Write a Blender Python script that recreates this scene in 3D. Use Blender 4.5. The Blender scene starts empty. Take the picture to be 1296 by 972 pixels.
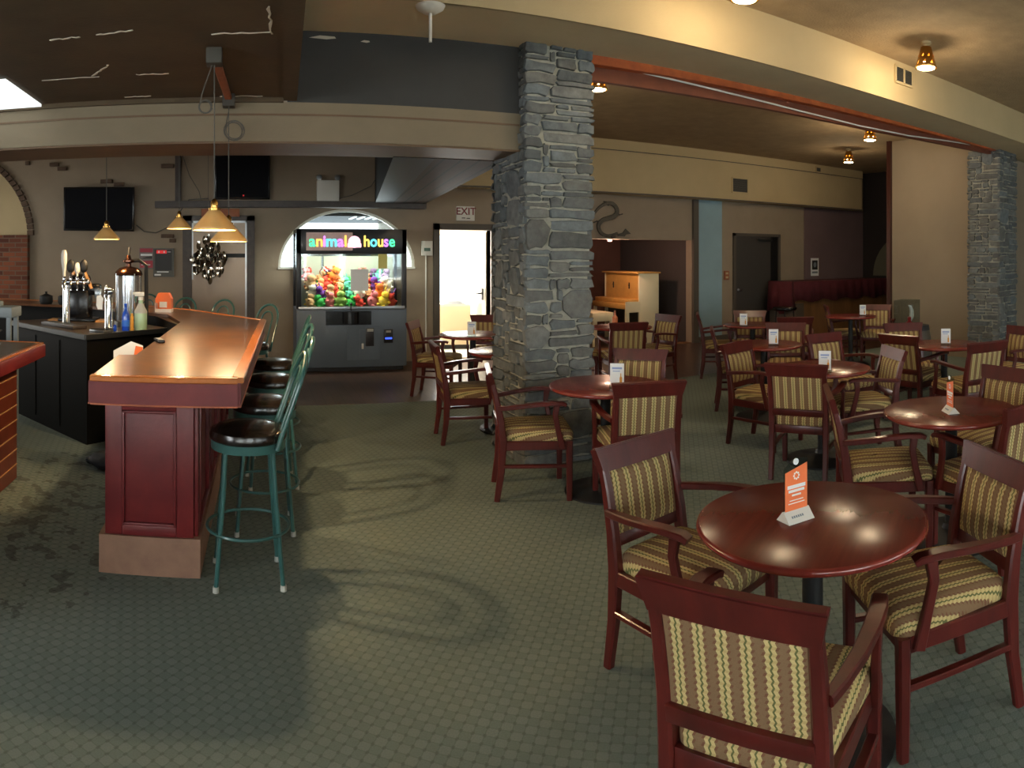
import bpy, bmesh, math, random
from mathutils import Vector, Matrix
PI = math.pi
random.seed(7)
C = bpy.context.scene.collection
CAM_Z = 1.65

# ------------------------------------------------------------------ materials
def node(nt, t, **kw):
    n = nt.nodes.new(t)
    for k, v in kw.items(): setattr(n, k, v)
    return n

def lin(c):
    """sRGB 0-255 to linear."""
    r = []
    for v in c[:3]:
        v /= 255.0
        r.append(v / 12.92 if v <= .04045 else ((v + .055) / 1.055) ** 2.4)
    return (*r, 1.0)

def mat(name, col, rough=.5, metal=0, var=0, scale=8, bump=0, bscale=60, coat=0, emit=None, estr=0,
        spec=.5, trans=0, stretch=(1, 1, 1), alpha=1, col2=None):
    m = bpy.data.materials.new(name); m.use_nodes = True
    nt = m.node_tree; p = nt.nodes['Principled BSDF']
    c = lin(col)
    p.inputs['Base Color'].default_value = c
    p.inputs['Roughness'].default_value = rough
    p.inputs['Metallic'].default_value = metal
    p.inputs['Coat Weight'].default_value = coat
    p.inputs['Coat Roughness'].default_value = .12
    p.inputs['Specular IOR Level'].default_value = spec
    p.inputs['Transmission Weight'].default_value = trans
    p.inputs['Alpha'].default_value = alpha
    if emit:
        p.inputs['Emission Color'].default_value = lin(emit); p.inputs['Emission Strength'].default_value = estr
    if var or bump:
        tc = node(nt, 'ShaderNodeTexCoord'); mp = node(nt, 'ShaderNodeMapping')
        mp.inputs['Scale'].default_value = stretch
        nt.links.new(tc.outputs['Object'], mp.inputs['Vector'])
    if var:
        n = node(nt, 'ShaderNodeTexNoise'); n.inputs['Scale'].default_value = scale; n.inputs['Detail'].default_value = 5
        n.inputs['Roughness'].default_value = .6
        nt.links.new(mp.outputs[0], n.inputs['Vector'])
        r = node(nt, 'ShaderNodeValToRGB')
        r.color_ramp.elements[0].position = .3; r.color_ramp.elements[1].position = .7
        if col2:
            r.color_ramp.elements[0].color = lin(col2); r.color_ramp.elements[1].color = c
        else:
            r.color_ramp.elements[0].color = tuple(v * (1 - var) for v in c[:3]) + (1,)
            r.color_ramp.elements[1].color = tuple(min(1, v * (1 + var)) for v in c[:3]) + (1,)
        nt.links.new(n.outputs['Fac'], r.inputs['Fac']); nt.links.new(r.outputs[0], p.inputs['Base Color'])
    if bump:
        n2 = node(nt, 'ShaderNodeTexNoise'); n2.inputs['Scale'].default_value = bscale; n2.inputs['Detail'].default_value = 4
        nt.links.new(mp.outputs[0], n2.inputs['Vector'])
        b = node(nt, 'ShaderNodeBump'); b.inputs['Strength'].default_value = bump; b.inputs['Distance'].default_value = .01
        nt.links.new(n2.outputs['Fac'], b.inputs['Height']); nt.links.new(b.outputs[0], p.inputs['Normal'])
    return m

def math_n(nt, op, a, b=None, c=None):
    n = node(nt, 'ShaderNodeMath', operation=op)
    for i, v in enumerate((a, b, c)):
        if v is None: continue
        if isinstance(v, (int, float)): n.inputs[i].default_value = v
        else: nt.links.new(v, n.inputs[i])
    return n.outputs[0]

def mix_n(nt, fac, a, b):
    n = node(nt, 'ShaderNodeMix', data_type='RGBA')
    for s, v in ((0, fac), (6, a), (7, b)):
        if isinstance(v, (int, float, tuple)): n.inputs[s].default_value = v
        else: nt.links.new(v, n.inputs[s])
    return n.outputs[2]

def m_carpet():
    m = bpy.data.materials.new('carpet_weave'); m.use_nodes = True
    nt = m.node_tree; p = nt.nodes['Principled BSDF']; L = nt.links
    tc = node(nt, 'ShaderNodeTexCoord'); mp = node(nt, 'ShaderNodeMapping')
    mp.inputs['Rotation'].default_value = (0, 0, .62)
    L.new(tc.outputs['Object'], mp.inputs['Vector'])
    sx = node(nt, 'ShaderNodeSeparateXYZ'); L.new(mp.outputs[0], sx.inputs[0])
    P = .043
    a = math_n(nt, 'DIVIDE', sx.outputs[0], P); b = math_n(nt, 'DIVIDE', sx.outputs[1], P)
    fa = math_n(nt, 'FRACT', a); fb = math_n(nt, 'FRACT', b)
    ea = math_n(nt, 'ABSOLUTE', math_n(nt, 'SUBTRACT', fa, .5)); eb = math_n(nt, 'ABSOLUTE', math_n(nt, 'SUBTRACT', fb, .5))
    ch = math_n(nt, 'MODULO', math_n(nt, 'ADD', math_n(nt, 'FLOOR', a), math_n(nt, 'FLOOR', b)), 2)
    ch = math_n(nt, 'ABSOLUTE', ch)
    # dark dot where four blocks meet
    dot = math_n(nt, 'MULTIPLY', math_n(nt, 'GREATER_THAN', ea, .36), math_n(nt, 'GREATER_THAN', eb, .30))
    edge = math_n(nt, 'GREATER_THAN', math_n(nt, 'MAXIMUM', ea, eb), .45)
    big = node(nt, 'ShaderNodeTexNoise'); big.inputs['Scale'].default_value = .9; big.inputs['Detail'].default_value = 6
    L.new(tc.outputs['Object'], big.inputs['Vector'])
    fine = node(nt, 'ShaderNodeTexNoise'); fine.inputs['Scale'].default_value = 160; fine.inputs['Detail'].default_value = 2
    L.new(tc.outputs['Object'], fine.inputs['Vector'])
    base = mix_n(nt, big.outputs['Fac'], lin((110, 122, 116)), lin((138, 147, 139)))
    base = mix_n(nt, math_n(nt, 'MULTIPLY', ch, .25), base, lin((84, 102, 94)))
    base = mix_n(nt, math_n(nt, 'MULTIPLY', edge, .2), base, lin((48, 60, 52)))
    base = mix_n(nt, math_n(nt, 'MULTIPLY', dot, .26), base, lin((42, 52, 46)))
    base = mix_n(nt, math_n(nt, 'MULTIPLY', fine.outputs['Fac'], .35), base, lin((66, 76, 66)))
    # spilled drink stains at the mouth of the bar
    st = node(nt, 'ShaderNodeTexNoise'); st.inputs['Scale'].default_value = 8; st.inputs['Detail'].default_value = 7
    L.new(tc.outputs['Object'], st.inputs['Vector'])
    sw = node(nt, 'ShaderNodeSeparateXYZ'); L.new(tc.outputs['Object'], sw.inputs[0])
    dx = math_n(nt, 'ADD', sw.outputs[0], 1.35); dy = math_n(nt, 'SUBTRACT', sw.outputs[1], 4.3)
    r2 = math_n(nt, 'SQRT', math_n(nt, 'ADD', math_n(nt, 'MULTIPLY', dx, dx), math_n(nt, 'MULTIPLY', math_n(nt, 'MULTIPLY', dy, dy), .6)))
    reg = math_n(nt, 'SUBTRACT', 1, math_n(nt, 'MULTIPLY', r2, .75)); reg = math_n(nt, 'MAXIMUM', reg, 0)
    sm = math_n(nt, 'GREATER_THAN', math_n(nt, 'ADD', st.outputs['Fac'], math_n(nt, 'MULTIPLY', reg, .13)), .64)
    sm = math_n(nt, 'MULTIPLY', sm, math_n(nt, 'MINIMUM', math_n(nt, 'MULTIPLY', reg, 1.6), .45))
    base = mix_n(nt, sm, base, lin((44, 40, 34)))
    L.new(base, p.inputs['Base Color']); p.inputs['Roughness'].default_value = .95; p.inputs['Specular IOR Level'].default_value = .15
    h = math_n(nt, 'SUBTRACT', fine.outputs['Fac'], math_n(nt, 'MULTIPLY', dot, 1.5))
    bp = node(nt, 'ShaderNodeBump'); bp.inputs['Strength'].default_value = .5; bp.inputs['Distance'].default_value = .004
    L.new(h, bp.inputs['Height']); L.new(bp.outputs[0], p.inputs['Normal'])
    return m

def m_fabric(name, dark=1.0):
    """Woven stripe: yellow band with a green centre between brown checked bands, along the chair's X."""
    m = bpy.data.materials.new(name); m.use_nodes = True
    nt = m.node_tree; p = nt.nodes['Principled BSDF']; L = nt.links
    tc = node(nt, 'ShaderNodeTexCoord'); s = node(nt, 'ShaderNodeSeparateXYZ'); L.new(tc.outputs['Object'], s.inputs[0])
    at = node(nt, 'ShaderNodeAttribute', attribute_name='weave'); L.new(at.outputs['Vector'], s.inputs[0])
    x = s.outputs[0]; al = s.outputs[1]
    zz = math_n(nt, 'PINGPONG', al, .009)
    xx = math_n(nt, 'ADD', math_n(nt, 'ADD', x, 3.0), math_n(nt, 'MULTIPLY', zz, .55))
    u = math_n(nt, 'FRACT', math_n(nt, 'DIVIDE', xx, .062))
    d = math_n(nt, 'ABSOLUTE', math_n(nt, 'SUBTRACT', u, .5))          # 0 centre of brown band, .5 centre of yellow
    yel = math_n(nt, 'GREATER_THAN', d, .27); grn = math_n(nt, 'GREATER_THAN', d, .455)
    v = math_n(nt, 'FRACT', math_n(nt, 'DIVIDE', al, .018))
    chk = math_n(nt, 'MULTIPLY', math_n(nt, 'GREATER_THAN', v, .5), math_n(nt, 'GREATER_THAN', d, .15))
    nz = node(nt, 'ShaderNodeTexNoise'); nz.inputs['Scale'].default_value = 240; nz.inputs['Detail'].default_value = 2
    L.new(tc.outputs['Object'], nz.inputs['Vector'])
    br = mix_n(nt, math_n(nt, 'MULTIPLY', chk, .7), lin((136, 108, 80)), lin((116, 68, 52)))
    ye = mix_n(nt, math_n(nt, 'MULTIPLY', math_n(nt, 'GREATER_THAN', v, .6), .45), lin((216, 194, 134)), lin((180, 152, 98)))
    c = mix_n(nt, yel, br, ye)
    c = mix_n(nt, grn, c, lin((104, 108, 66)))
    c = mix_n(nt, math_n(nt, 'MULTIPLY', nz.outputs['Fac'], .4), c, lin((92, 72, 46)))
    L.new(c, p.inputs['Base Color']); p.inputs['Roughness'].default_value = .9
    p.inputs['Specular IOR Level'].default_value = .2
    b = node(nt, 'ShaderNodeBump'); b.inputs['Strength'].default_value = .35; b.inputs['Distance'].default_value = .002
    L.new(nz.outputs['Fac'], b.inputs['Height']); L.new(b.outputs[0], p.inputs['Normal'])
    return m

def m_attr(name, rough=.85, bump=.5):
    """Per-stone colour carried by the mesh."""
    m = bpy.data.materials.new(name); m.use_nodes = True
    nt = m.node_tree; p = nt.nodes['Principled BSDF']; L = nt.links
    a = node(nt, 'ShaderNodeAttribute', attribute_name='tone')
    tc = node(nt, 'ShaderNodeTexCoord')
    n = node(nt, 'ShaderNodeTexNoise'); n.inputs['Scale'].default_value = 14; n.inputs['Detail'].default_value = 8; n.inputs['Roughness'].default_value = .65
    L.new(tc.outputs['Object'], n.inputs['Vector'])
    mx = node(nt, 'ShaderNodeMix', data_type='RGBA', blend_type='MULTIPLY'); mx.inputs[0].default_value = 1
    L.new(a.outputs['Color'], mx.inputs[6])
    r = node(nt, 'ShaderNodeValToRGB'); r.color_ramp.elements[0].position = .25; r.color_ramp.elements[0].color = (.55, .55, .55, 1)
    r.color_ramp.elements[1].position = .75; r.color_ramp.elements[1].color = (1.35, 1.35, 1.35, 1)
    L.new(n.outputs['Fac'], r.inputs[0]); L.new(r.outputs[0], mx.inputs[7]); L.new(mx.outputs[2], p.inputs['Base Color'])
    b = node(nt, 'ShaderNodeBump'); b.inputs['Strength'].default_value = bump; b.inputs['Distance'].default_value = .015
    L.new(n.outputs['Fac'], b.inputs['Height']); L.new(b.outputs[0], p.inputs['Normal'])
    p.inputs['Roughness'].default_value = rough
    return m

def m_planks(name, c1, c2, width=.12, length=1.2, axis='Y', rough=.35, gap=(20, 14, 10), rot=0):
    m = bpy.data.materials.new(name); m.use_nodes = True
    nt = m.node_tree; p = nt.nodes['Principled BSDF']; L = nt.links
    tc = node(nt, 'ShaderNodeTexCoord'); mp = node(nt, 'ShaderNodeMapping')
    mp.inputs['Rotation'].default_value = (0, 0, rot + (PI / 2 if axis == 'Y' else 0))
    L.new(tc.outputs['Object'], mp.inputs['Vector'])
    b = node(nt, 'ShaderNodeTexBrick'); b.offset = .4
    b.inputs['Scale'].default_value = 1; b.inputs['Brick Width'].default_value = length; b.inputs['Row Height'].default_value = width
    b.inputs['Mortar Size'].default_value = .004; b.inputs['Color1'].default_value = lin(c1); b.inputs['Color2'].default_value = lin(c2)
    b.inputs['Mortar'].default_value = lin(gap)
    L.new(mp.outputs[0], b.inputs['Vector'])
    n = node(nt, 'ShaderNodeTexNoise'); n.inputs['Scale'].default_value = 30
    mp2 = node(nt, 'ShaderNodeMapping'); mp2.inputs['Scale'].default_value = (.12, 2, 2)
    L.new(mp.outputs[0], mp2.inputs['Vector']); L.new(mp2.outputs[0], n.inputs['Vector'])
    c = mix_n(nt, math_n(nt, 'MULTIPLY', n.outputs['Fac'], .5), b.outputs['Color'], lin(tuple(v * .6 for v in c1)))
    L.new(c, p.inputs['Base Color']); p.inputs['Roughness'].default_value = rough
    return m

def m_brick(name):
    m = bpy.data.materials.new(name); m.use_nodes = True
    nt = m.node_tree; p = nt.nodes['Principled BSDF']; L = nt.links
    tc = node(nt, 'ShaderNodeTexCoord'); s = node(nt, 'ShaderNodeSeparateXYZ'); cb = node(nt, 'ShaderNodeCombineXYZ')
    L.new(tc.outputs['Object'], s.inputs[0]); L.new(s.outputs[0], cb.inputs[0]); L.new(s.outputs[2], cb.inputs[1])
    b = node(nt, 'ShaderNodeTexBrick'); b.inputs['Scale'].default_value = 1; b.inputs['Brick Width'].default_value = .21
    b.inputs['Row Height'].default_value = .075; b.inputs['Mortar Size'].default_value = .009
    b.inputs['Color1'].default_value = lin((140, 78, 50)); b.inputs['Color2'].default_value = lin((78, 40, 28)); b.inputs['Mortar'].default_value = lin((112, 90, 74))
    b.inputs['Bias'].default_value = -.1
    L.new(cb.outputs[0], b.inputs['Vector']); L.new(b.outputs['Color'], p.inputs['Base Color'])
    bp = node(nt, 'ShaderNodeBump'); bp.inputs['Strength'].default_value = .6; bp.inputs['Distance'].default_value = .01
    bp.invert = True
    L.new(b.outputs['Fac'], bp.inputs['Height']); L.new(bp.outputs[0], p.inputs['Normal'])
    p.inputs['Roughness'].default_value = .85
    return m

def m_glass(name, tint=(235, 240, 240), a=.12, rough=.02):
    """Thin clear pane: mostly see-through with a surface reflection."""
    m = bpy.data.materials.new(name); m.use_nodes = True
    nt = m.node_tree; nt.nodes.clear()
    o = node(nt, 'ShaderNodeOutputMaterial'); t = node(nt, 'ShaderNodeBsdfTransparent'); t.inputs[0].default_value = lin(tint)
    g = node(nt, 'ShaderNodeBsdfGlossy'); g.inputs['Roughness'].default_value = rough
    f = node(nt, 'ShaderNodeLayerWeight'); f.inputs['Blend'].default_value = .1; ff = math_n(nt, 'MULTIPLY', math_n(nt, 'POWER', f.outputs['Facing'], 4), .5)
    mx = node(nt, 'ShaderNodeMixShader')
    nt.links.new(math_n(nt, 'ADD', ff, .03 + a * .1), mx.inputs[0])
    nt.links.new(t.outputs[0], mx.inputs[1]); nt.links.new(g.outputs[0], mx.inputs[2]); nt.links.new(mx.outputs[0], o.inputs[0])
    return m

M = {}
M['carpet'] = m_carpet()
M['woodfloor'] = m_planks('brown_wood_floor', (88, 62, 46), (72, 50, 38), .11, 1.1, 'Y', .32)
M['wall'] = mat('taupe_wall_paint', (150, 134, 114), .85, var=.06, scale=3, bump=.12, bscale=90)
M['wall_tan'] = mat('tan_wall_paint', (142, 128, 108), .85, var=.08, scale=1.2, bump=.1, bscale=90)
M['cream'] = mat('cream_bulkhead_paint', (188, 168, 128), .8, var=.05, scale=2, bump=.1, bscale=70)
M['soffit'] = mat('tan_soffit_paint', (214, 194, 156), .85, var=.06, scale=2, bump=.15, bscale=80)
M['ceiling'] = mat('rough_brown_ceiling', (166, 144, 112), .95, var=.12, scale=5, bump=.5, bscale=45)
M['darkceil'] = mat('dark_brown_ceiling_paper', (80, 64, 42), .75, var=.22, scale=2.5, bump=.2, bscale=40)
M['slate'] = mat('slate_grey_paint', (58, 57, 55), .8, var=.12, scale=1.5, bump=.1, bscale=70)
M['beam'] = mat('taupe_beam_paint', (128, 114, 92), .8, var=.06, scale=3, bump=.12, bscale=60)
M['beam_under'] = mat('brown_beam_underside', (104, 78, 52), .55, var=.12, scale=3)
M['orange'] = mat('orange_steel_paint', (196, 100, 44), .6, var=.15, scale=8, col2=(160, 76, 34))
M['white'] = mat('white_paint', (225, 222, 212), .5)
M['tear'] = mat('torn_paper_edge', (205, 196, 176), .8)
M['darkwood'] = mat('dark_stained_wood', (58, 46, 38), .45, var=.25, scale=14, stretch=(1, .15, 1))
M['planksoffit'] = m_planks('dark_plank_soffit', (74, 54, 44), (56, 42, 34), .16, 9, 'Y', .7, rot=.12)
M['planksoffit'].node_tree.nodes['Principled BSDF'].inputs['Specular IOR Level'].default_value = .2
M['planksoffit'].node_tree.nodes['Brick Texture'].inputs['Mortar Size'].default_value = .012
M['black'] = mat('matt_black', (14, 14, 15), .5)
M['blackgloss'] = mat('gloss_black', (8, 8, 10), .25)
M['screen'] = mat('dark_tv_screen', (8, 8, 13), .6, spec=.1)
M['metal_black'] = mat('black_painted_iron', (18, 19, 20), .6, bump=.1, bscale=60)
M['cherry'] = mat('dark_cherry_chair_wood', (82, 25, 20), .34, var=.32, scale=12, stretch=(1, 1, .18), coat=.15, bump=.03)
M['wornedge'] = mat('worn_wood_edge', (176, 96, 62), .5, var=.2, scale=25)
M['fabric'] = m_fabric('striped_woven_upholstery')
M['tabletop'] = mat('mahogany_table_top', (104, 38, 30), .22, var=.22, scale=6, stretch=(.25, 4, 1), coat=0, spec=.25)
M['tableedge'] = mat('mahogany_table_edge', (126, 46, 38), .22, coat=.5, var=.1, scale=20)
M['bartop'] = mat('varnished_copper_brown_bar_top', (122, 78, 42), .3, var=.35, scale=2.6, coat=.25, col2=(74, 46, 28))
M['barrail'] = mat('orange_brown_bar_rail', (188, 108, 50), .25, var=.15, scale=10, coat=.5)
M['barred'] = mat('barn_red_bar_paint', (118, 36, 36), .42, var=.25, scale=6, col2=(96, 24, 28), bump=.08, bscale=40)
M['plinth'] = mat('scuffed_tan_plinth', (156, 118, 96), .7, var=.15, scale=8, col2=(132, 98, 80))
M['green'] = mat('dark_green_stool_enamel', (50, 92, 88), .28, var=.08, scale=20, coat=.4)
M['vinyl'] = mat('black_brown_vinyl', (30, 22, 17), .22, var=.3, scale=5, bump=.15, bscale=18, coat=.3)
M['rubber'] = mat('pale_rubber_tip', (176, 176, 168), .7)
M['chrome'] = mat('chrome', (210, 212, 214), .1, metal=1)
M['steel'] = mat('brushed_steel', (150, 154, 156), .3, metal=1)
M['brass'] = mat('polished_brass', (208, 160, 84), .22, metal=1)
M['shade'] = mat('ribbed_amber_shade', (214, 178, 116), .3, alpha=.95, coat=.5, emit=(255, 196, 110), estr=.0)
M['blackcounter'] = mat('black_laminate', (7, 7, 7), .55, spec=.2)
M['countertop'] = mat('dark_worn_worktop', (66, 58, 52), .32, var=.2, scale=6)
M['siding'] = mat('red_brown_slat', (104, 46, 30), .38, var=.25, scale=8, stretch=(.3, 1, 1), coat=.2)
M['grout'] = mat('pale_slat_gap', (186, 140, 92), .6)
M['stone'] = m_attr('slate_fieldstone')
M['mortar'] = mat('pale_mortar', (162, 160, 146), .95, var=.2, scale=20, bump=.6, bscale=50)
M['brick'] = m_brick('old_red_brick')
M['machine'] = mat('blue_grey_cabinet', (92, 106, 122), .4, var=.05, scale=4)
M['machine_dark'] = mat('charcoal_cabinet', (38, 38, 42), .35)
M['machine_inside'] = mat('mirror_backed_interior', (170, 178, 160), .25)
M['glass'] = m_glass('clear_pane')
M['acrylic'] = m_glass('clear_acrylic', (225, 232, 230), .3)
M['orangepaper'] = mat('orange_card', (240, 122, 68), .5)
M['paper'] = mat('white_card', (236, 238, 238), .6)
M['paperblue'] = mat('pale_blue_print', (150, 170, 210), .6)
M['amberprint'] = mat('amber_print', (214, 150, 50), .6)
M['piano'] = mat('cream_piano_paint', (226, 216, 178), .5)
M['piano_front'] = mat('golden_lit_piano_front', (206, 158, 84), .4, var=.1, scale=8)  # golden light on the cream piano's front is put into this colour
M['alcove'] = mat('brown_alcove_paint', (92, 58, 44), .85, var=.1, scale=2)
M['alcove_grey'] = mat('umber_grey_paint', (70, 62, 58), .85)
M['blue'] = mat('pale_blue_wall_panel', (140, 168, 178), .7, var=.08, scale=1.5)
M['purple'] = mat('mauve_wall_paint', (112, 92, 92), .85, var=.1, scale=1.2)
M['door'] = mat('dark_grey_door', (64, 60, 56), .55)
M['frame'] = mat('grey_brown_frame', (84, 76, 66), .6)
M['maroon'] = mat('maroon_cloth', (86, 26, 34), .85, var=.12, scale=10, bump=.2, bscale=20)
M['oak'] = mat('brown_oak_panel', (120, 86, 52), .5, var=.2, scale=10, stretch=(1, 1, .2))
M['mirrorpanel'] = mat('smoked_mirror', (128, 112, 96), .3, metal=.35)
M['redbrown'] = mat('red_brown_post', (62, 30, 22), .35, coat=.3)
M['bluebottle'] = mat('cobalt_glass', (22, 70, 190), .08, spec=.8)
M['greenliquid'] = mat('pale_green_liquid', (166, 196, 160), .25)
M['greenplastic'] = mat('teal_trigger', (40, 96, 84), .4)
M['greyplastic'] = mat('grey_blue_plastic', (120, 132, 140), .45)
M['steelglass'] = mat('frosted_cylinder', (170, 176, 184), .15, metal=.75)
M['beech'] = mat('amber_wood_handle', (206, 150, 84), .3, coat=.4)
M['bulb'] = mat('lit_bulb', (255, 236, 200), .3, emit=(255, 214, 150), estr=7)
M['glowlight'] = mat('warm_lit_lamp_face', (255, 240, 214), .3, emit=(255, 226, 176), estr=9)
M['ledwhite'] = mat('white_light_panel', (235, 240, 240), .4, emit=(226, 236, 236), estr=.75)
M['outside'] = mat('pale_outdoor_paving', (200, 200, 190), .9)
M['cord'] = mat('grey_cable', (84, 80, 72), .6)
M['redprint'] = mat('red_poster_print', (170, 44, 60), .5)
M['redlamp'] = mat('red_display', (190, 20, 26), .4, emit=(255, 40, 40), estr=.25)
M['cedar'] = mat('orange_cedar_block', (150, 88, 56), .6, var=.15, scale=12)
M['blockbrown'] = mat('exposed_brown_brick', (92, 72, 56), .8, var=.2, scale=20)
M['iron'] = mat('weathered_iron_art', (74, 70, 62), .45, metal=.5, var=.3, scale=20)
M['silver'] = mat('polished_silver', (196, 190, 178), .14, metal=1)
M['vent'] = mat('grey_vent_mesh', (84, 84, 78), .5, metal=.3)
M['blueled'] = mat('blue_button_light', (40, 80, 255), .3, emit=(60, 90, 255), estr=1.2)

# ------------------------------------------------------------------ mesh builder
class MB:
    def __init__(s): s.bm = bmesh.new(); s.mi = 0
    def _mark(s, fs):
        for f in fs: f.material_index = s.mi
    def _merge(s, t):
        for f in t.faces: f.material_index = s.mi
        me = bpy.data.meshes.new('tmp'); t.to_mesh(me); t.free(); s.bm.from_mesh(me); bpy.data.meshes.remove(me)
    def box(s, c, size, rot=None, bev=0, seg=2):
        t = bmesh.new(); bmesh.ops.create_cube(t, size=1); bmesh.ops.scale(t, vec=size, verts=t.verts)
        if bev: bmesh.ops.bevel(t, geom=t.edges[:], offset=bev, segments=seg, affect='EDGES', profile=.5)
        m = Matrix.Translation(Vector(c))
        if rot: m = m @ (rot if isinstance(rot, Matrix) else Matrix.Rotation(rot[2], 4, 'Z') @ Matrix.Rotation(rot[1], 4, 'Y') @ Matrix.Rotation(rot[0], 4, 'X'))
        bmesh.ops.transform(t, matrix=m, verts=t.verts); s._merge(t)
        return s
    def b(s, x0, x1, y0, y1, z0, z1, bev=0):
        return s.box(((x0 + x1) / 2, (y0 + y1) / 2, (z0 + z1) / 2), (abs(x1 - x0), abs(y1 - y0), abs(z1 - z0)), bev=bev)
    def prism(s, pts, z0, z1, bev=0):
        """pts: plan polygon, extruded between heights."""
        t = bmesh.new()
        lo = [t.verts.new((x, y, z0)) for x, y in pts]; hi = [t.verts.new((x, y, z1)) for x, y in pts]
        n = len(pts)
        fs = [t.faces.new(hi), t.faces.new(lo[::-1])]
        for i in range(n): fs.append(t.faces.new((lo[i], lo[(i + 1) % n], hi[(i + 1) % n], hi[i])))
        bmesh.ops.recalc_face_normals(t, faces=t.faces)
        if bev: bmesh.ops.bevel(t, geom=t.edges[:], offset=bev, segments=2, affect='EDGES', profile=.5)
        s._merge(t)
        return s
    def vprism(s, pts, origin, u, w, depth):
        """polygon in plane (u, w) at origin, thickened along their cross product."""
        o = Vector(origin); u = Vector(u); w = Vector(w); n = u.cross(w).normalized() * depth
        n0 = len(s.bm.faces)
        a = [s.bm.verts.new(o + u * p + w * q) for p, q in pts]; b_ = [s.bm.verts.new(o + u * p + w * q + n) for p, q in pts]
        k = len(pts); fs = [s.bm.faces.new(a), s.bm.faces.new(b_[::-1])]
        for i in range(k): fs.append(s.bm.faces.new((a[i], b_[i], b_[(i + 1) % k], a[(i + 1) % k])))
        bmesh.ops.recalc_face_normals(s.bm, faces=fs)
        s._mark(fs)
        return s
    def lathe(s, prof, c=(0, 0, 0), seg=32, axis=None):
        """prof: (r, z) list."""
        n0 = len(s.bm.faces); c = Vector(c); rings = []
        R = axis.to_track_quat('Z', 'Y').to_matrix() if axis else Matrix.Identity(3)
        for r, z in prof:
            if r < 1e-5: rings.append([s.bm.verts.new(c + R @ Vector((0, 0, z)))])
            else: rings.append([s.bm.verts.new(c + R @ Vector((r * math.cos(2 * PI * i / seg), r * math.sin(2 * PI * i / seg), z))) for i in range(seg)])
        fs = []
        for a, b_ in zip(rings, rings[1:]):
            for i in range(seg):
                j = (i + 1) % seg
                if len(a) == 1 and len(b_) == 1: continue
                if len(a) == 1: fs.append(s.bm.faces.new((a[0], b_[i], b_[j])))
                elif len(b_) == 1: fs.append(s.bm.faces.new((a[i], a[j], b_[0])))
                else: fs.append(s.bm.faces.new((a[i], a[j], b_[j], b_[i])))
        if len(rings[0]) > 1: fs.append(s.bm.faces.new(rings[0][::-1]))
        if len(rings[-1]) > 1: fs.append(s.bm.faces.new(rings[-1]))
        bmesh.ops.recalc_face_normals(s.bm, faces=fs)
        s._mark(fs)
        return s
    def shell(s, prof, c=(0, 0, 0), seg=32):
        """open lathe with no caps"""
        n0 = len(s.bm.faces); c = Vector(c); rings = [[s.bm.verts.new(c + Vector((r * math.cos(2 * PI * i / seg), r * math.sin(2 * PI * i / seg), z))) for i in range(seg)] for r, z in prof]
        fs = []
        for a, b_ in zip(rings, rings[1:]):
            for i in range(seg): fs.append(s.bm.faces.new((a[i], a[(i + 1) % seg], b_[(i + 1) % seg], b_[i])))
        s._mark(fs); return s
    def tube(s, pts, r, seg=8, closed=False, cap=True):
        pts = [Vector(p) for p in pts]; n = len(pts); rs = r if isinstance(r, (list, tuple)) else [r] * n
        rings = []; up = Vector((0, 0, 1)); prev = None
        for i, p in enumerate(pts):
            a = pts[(i - 1) % n] if (closed or i > 0) else p; b_ = pts[(i + 1) % n] if (closed or i < n - 1) else p
            t = (b_ - a).normalized()
            if prev is None:
                x = t.cross(up)
                if x.length < .1: x = t.cross(Vector((1, 0, 0)))
            else: x = prev - t * prev.dot(t)
            x.normalize(); prev = x; y = t.cross(x)
            rings.append([s.bm.verts.new(p + x * rs[i] * math.cos(2 * PI * k / seg) + y * rs[i] * math.sin(2 * PI * k / seg)) for k in range(seg)])
        fs = []
        prs = list(zip(rings, rings[1:])) + ([(rings[-1], rings[0])] if closed else [])
        for a, b_ in prs:
            for k in range(seg): fs.append(s.bm.faces.new((a[k], a[(k + 1) % seg], b_[(k + 1) % seg], b_[k])))
        if cap and not closed: fs += [s.bm.faces.new(rings[0][::-1]), s.bm.faces.new(rings[-1])]
        bmesh.ops.recalc_face_normals(s.bm, faces=fs); s._mark(fs)
        return s
    def ribbon(s, pts, w, t, side=None):
        """rectangular section w x t swept along pts; side = list or vector of the width direction."""
        pts = [Vector(p) for p in pts]; n = len(pts)
        ws = w if isinstance(w, (list, tuple)) else [w] * n; ts = t if isinstance(t, (list, tuple)) else [t] * n
        rings = []
        for i, p in enumerate(pts):
            a = pts[max(i - 1, 0)]; b_ = pts[min(i + 1, n - 1)]; tg = (b_ - a).normalized()
            x = Vector(side).normalized(); x = (x - tg * x.dot(tg)).normalized(); y = tg.cross(x)
            hw, ht = ws[i] / 2, ts[i] / 2; ch = min(hw, ht) * .35
            sec = [(-hw + ch, -ht), (hw - ch, -ht), (hw, -ht + ch), (hw, ht - ch), (hw - ch, ht), (-hw + ch, ht), (-hw, ht - ch), (-hw, -ht + ch)]
            rings.append([s.bm.verts.new(p + x * q + y * r) for q, r in sec])
        fs = []
        for a, b_ in zip(rings, rings[1:]):
            for k in range(8): fs.append(s.bm.faces.new((a[k], a[(k + 1) % 8], b_[(k + 1) % 8], b_[k])))
        fs += [s.bm.faces.new(rings[0][::-1]), s.bm.faces.new(rings[-1])]
        bmesh.ops.recalc_face_normals(s.bm, faces=fs); s._mark(fs)
        return s
    def ball(s, c, r, sc=(1, 1, 1), sub=2):
        t = bmesh.new(); bmesh.ops.create_icosphere(t, subdivisions=sub, radius=r)
        bmesh.ops.scale(t, vec=sc, verts=t.verts); bmesh.ops.translate(t, vec=c, verts=t.verts)
        s._merge(t); return s
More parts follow.
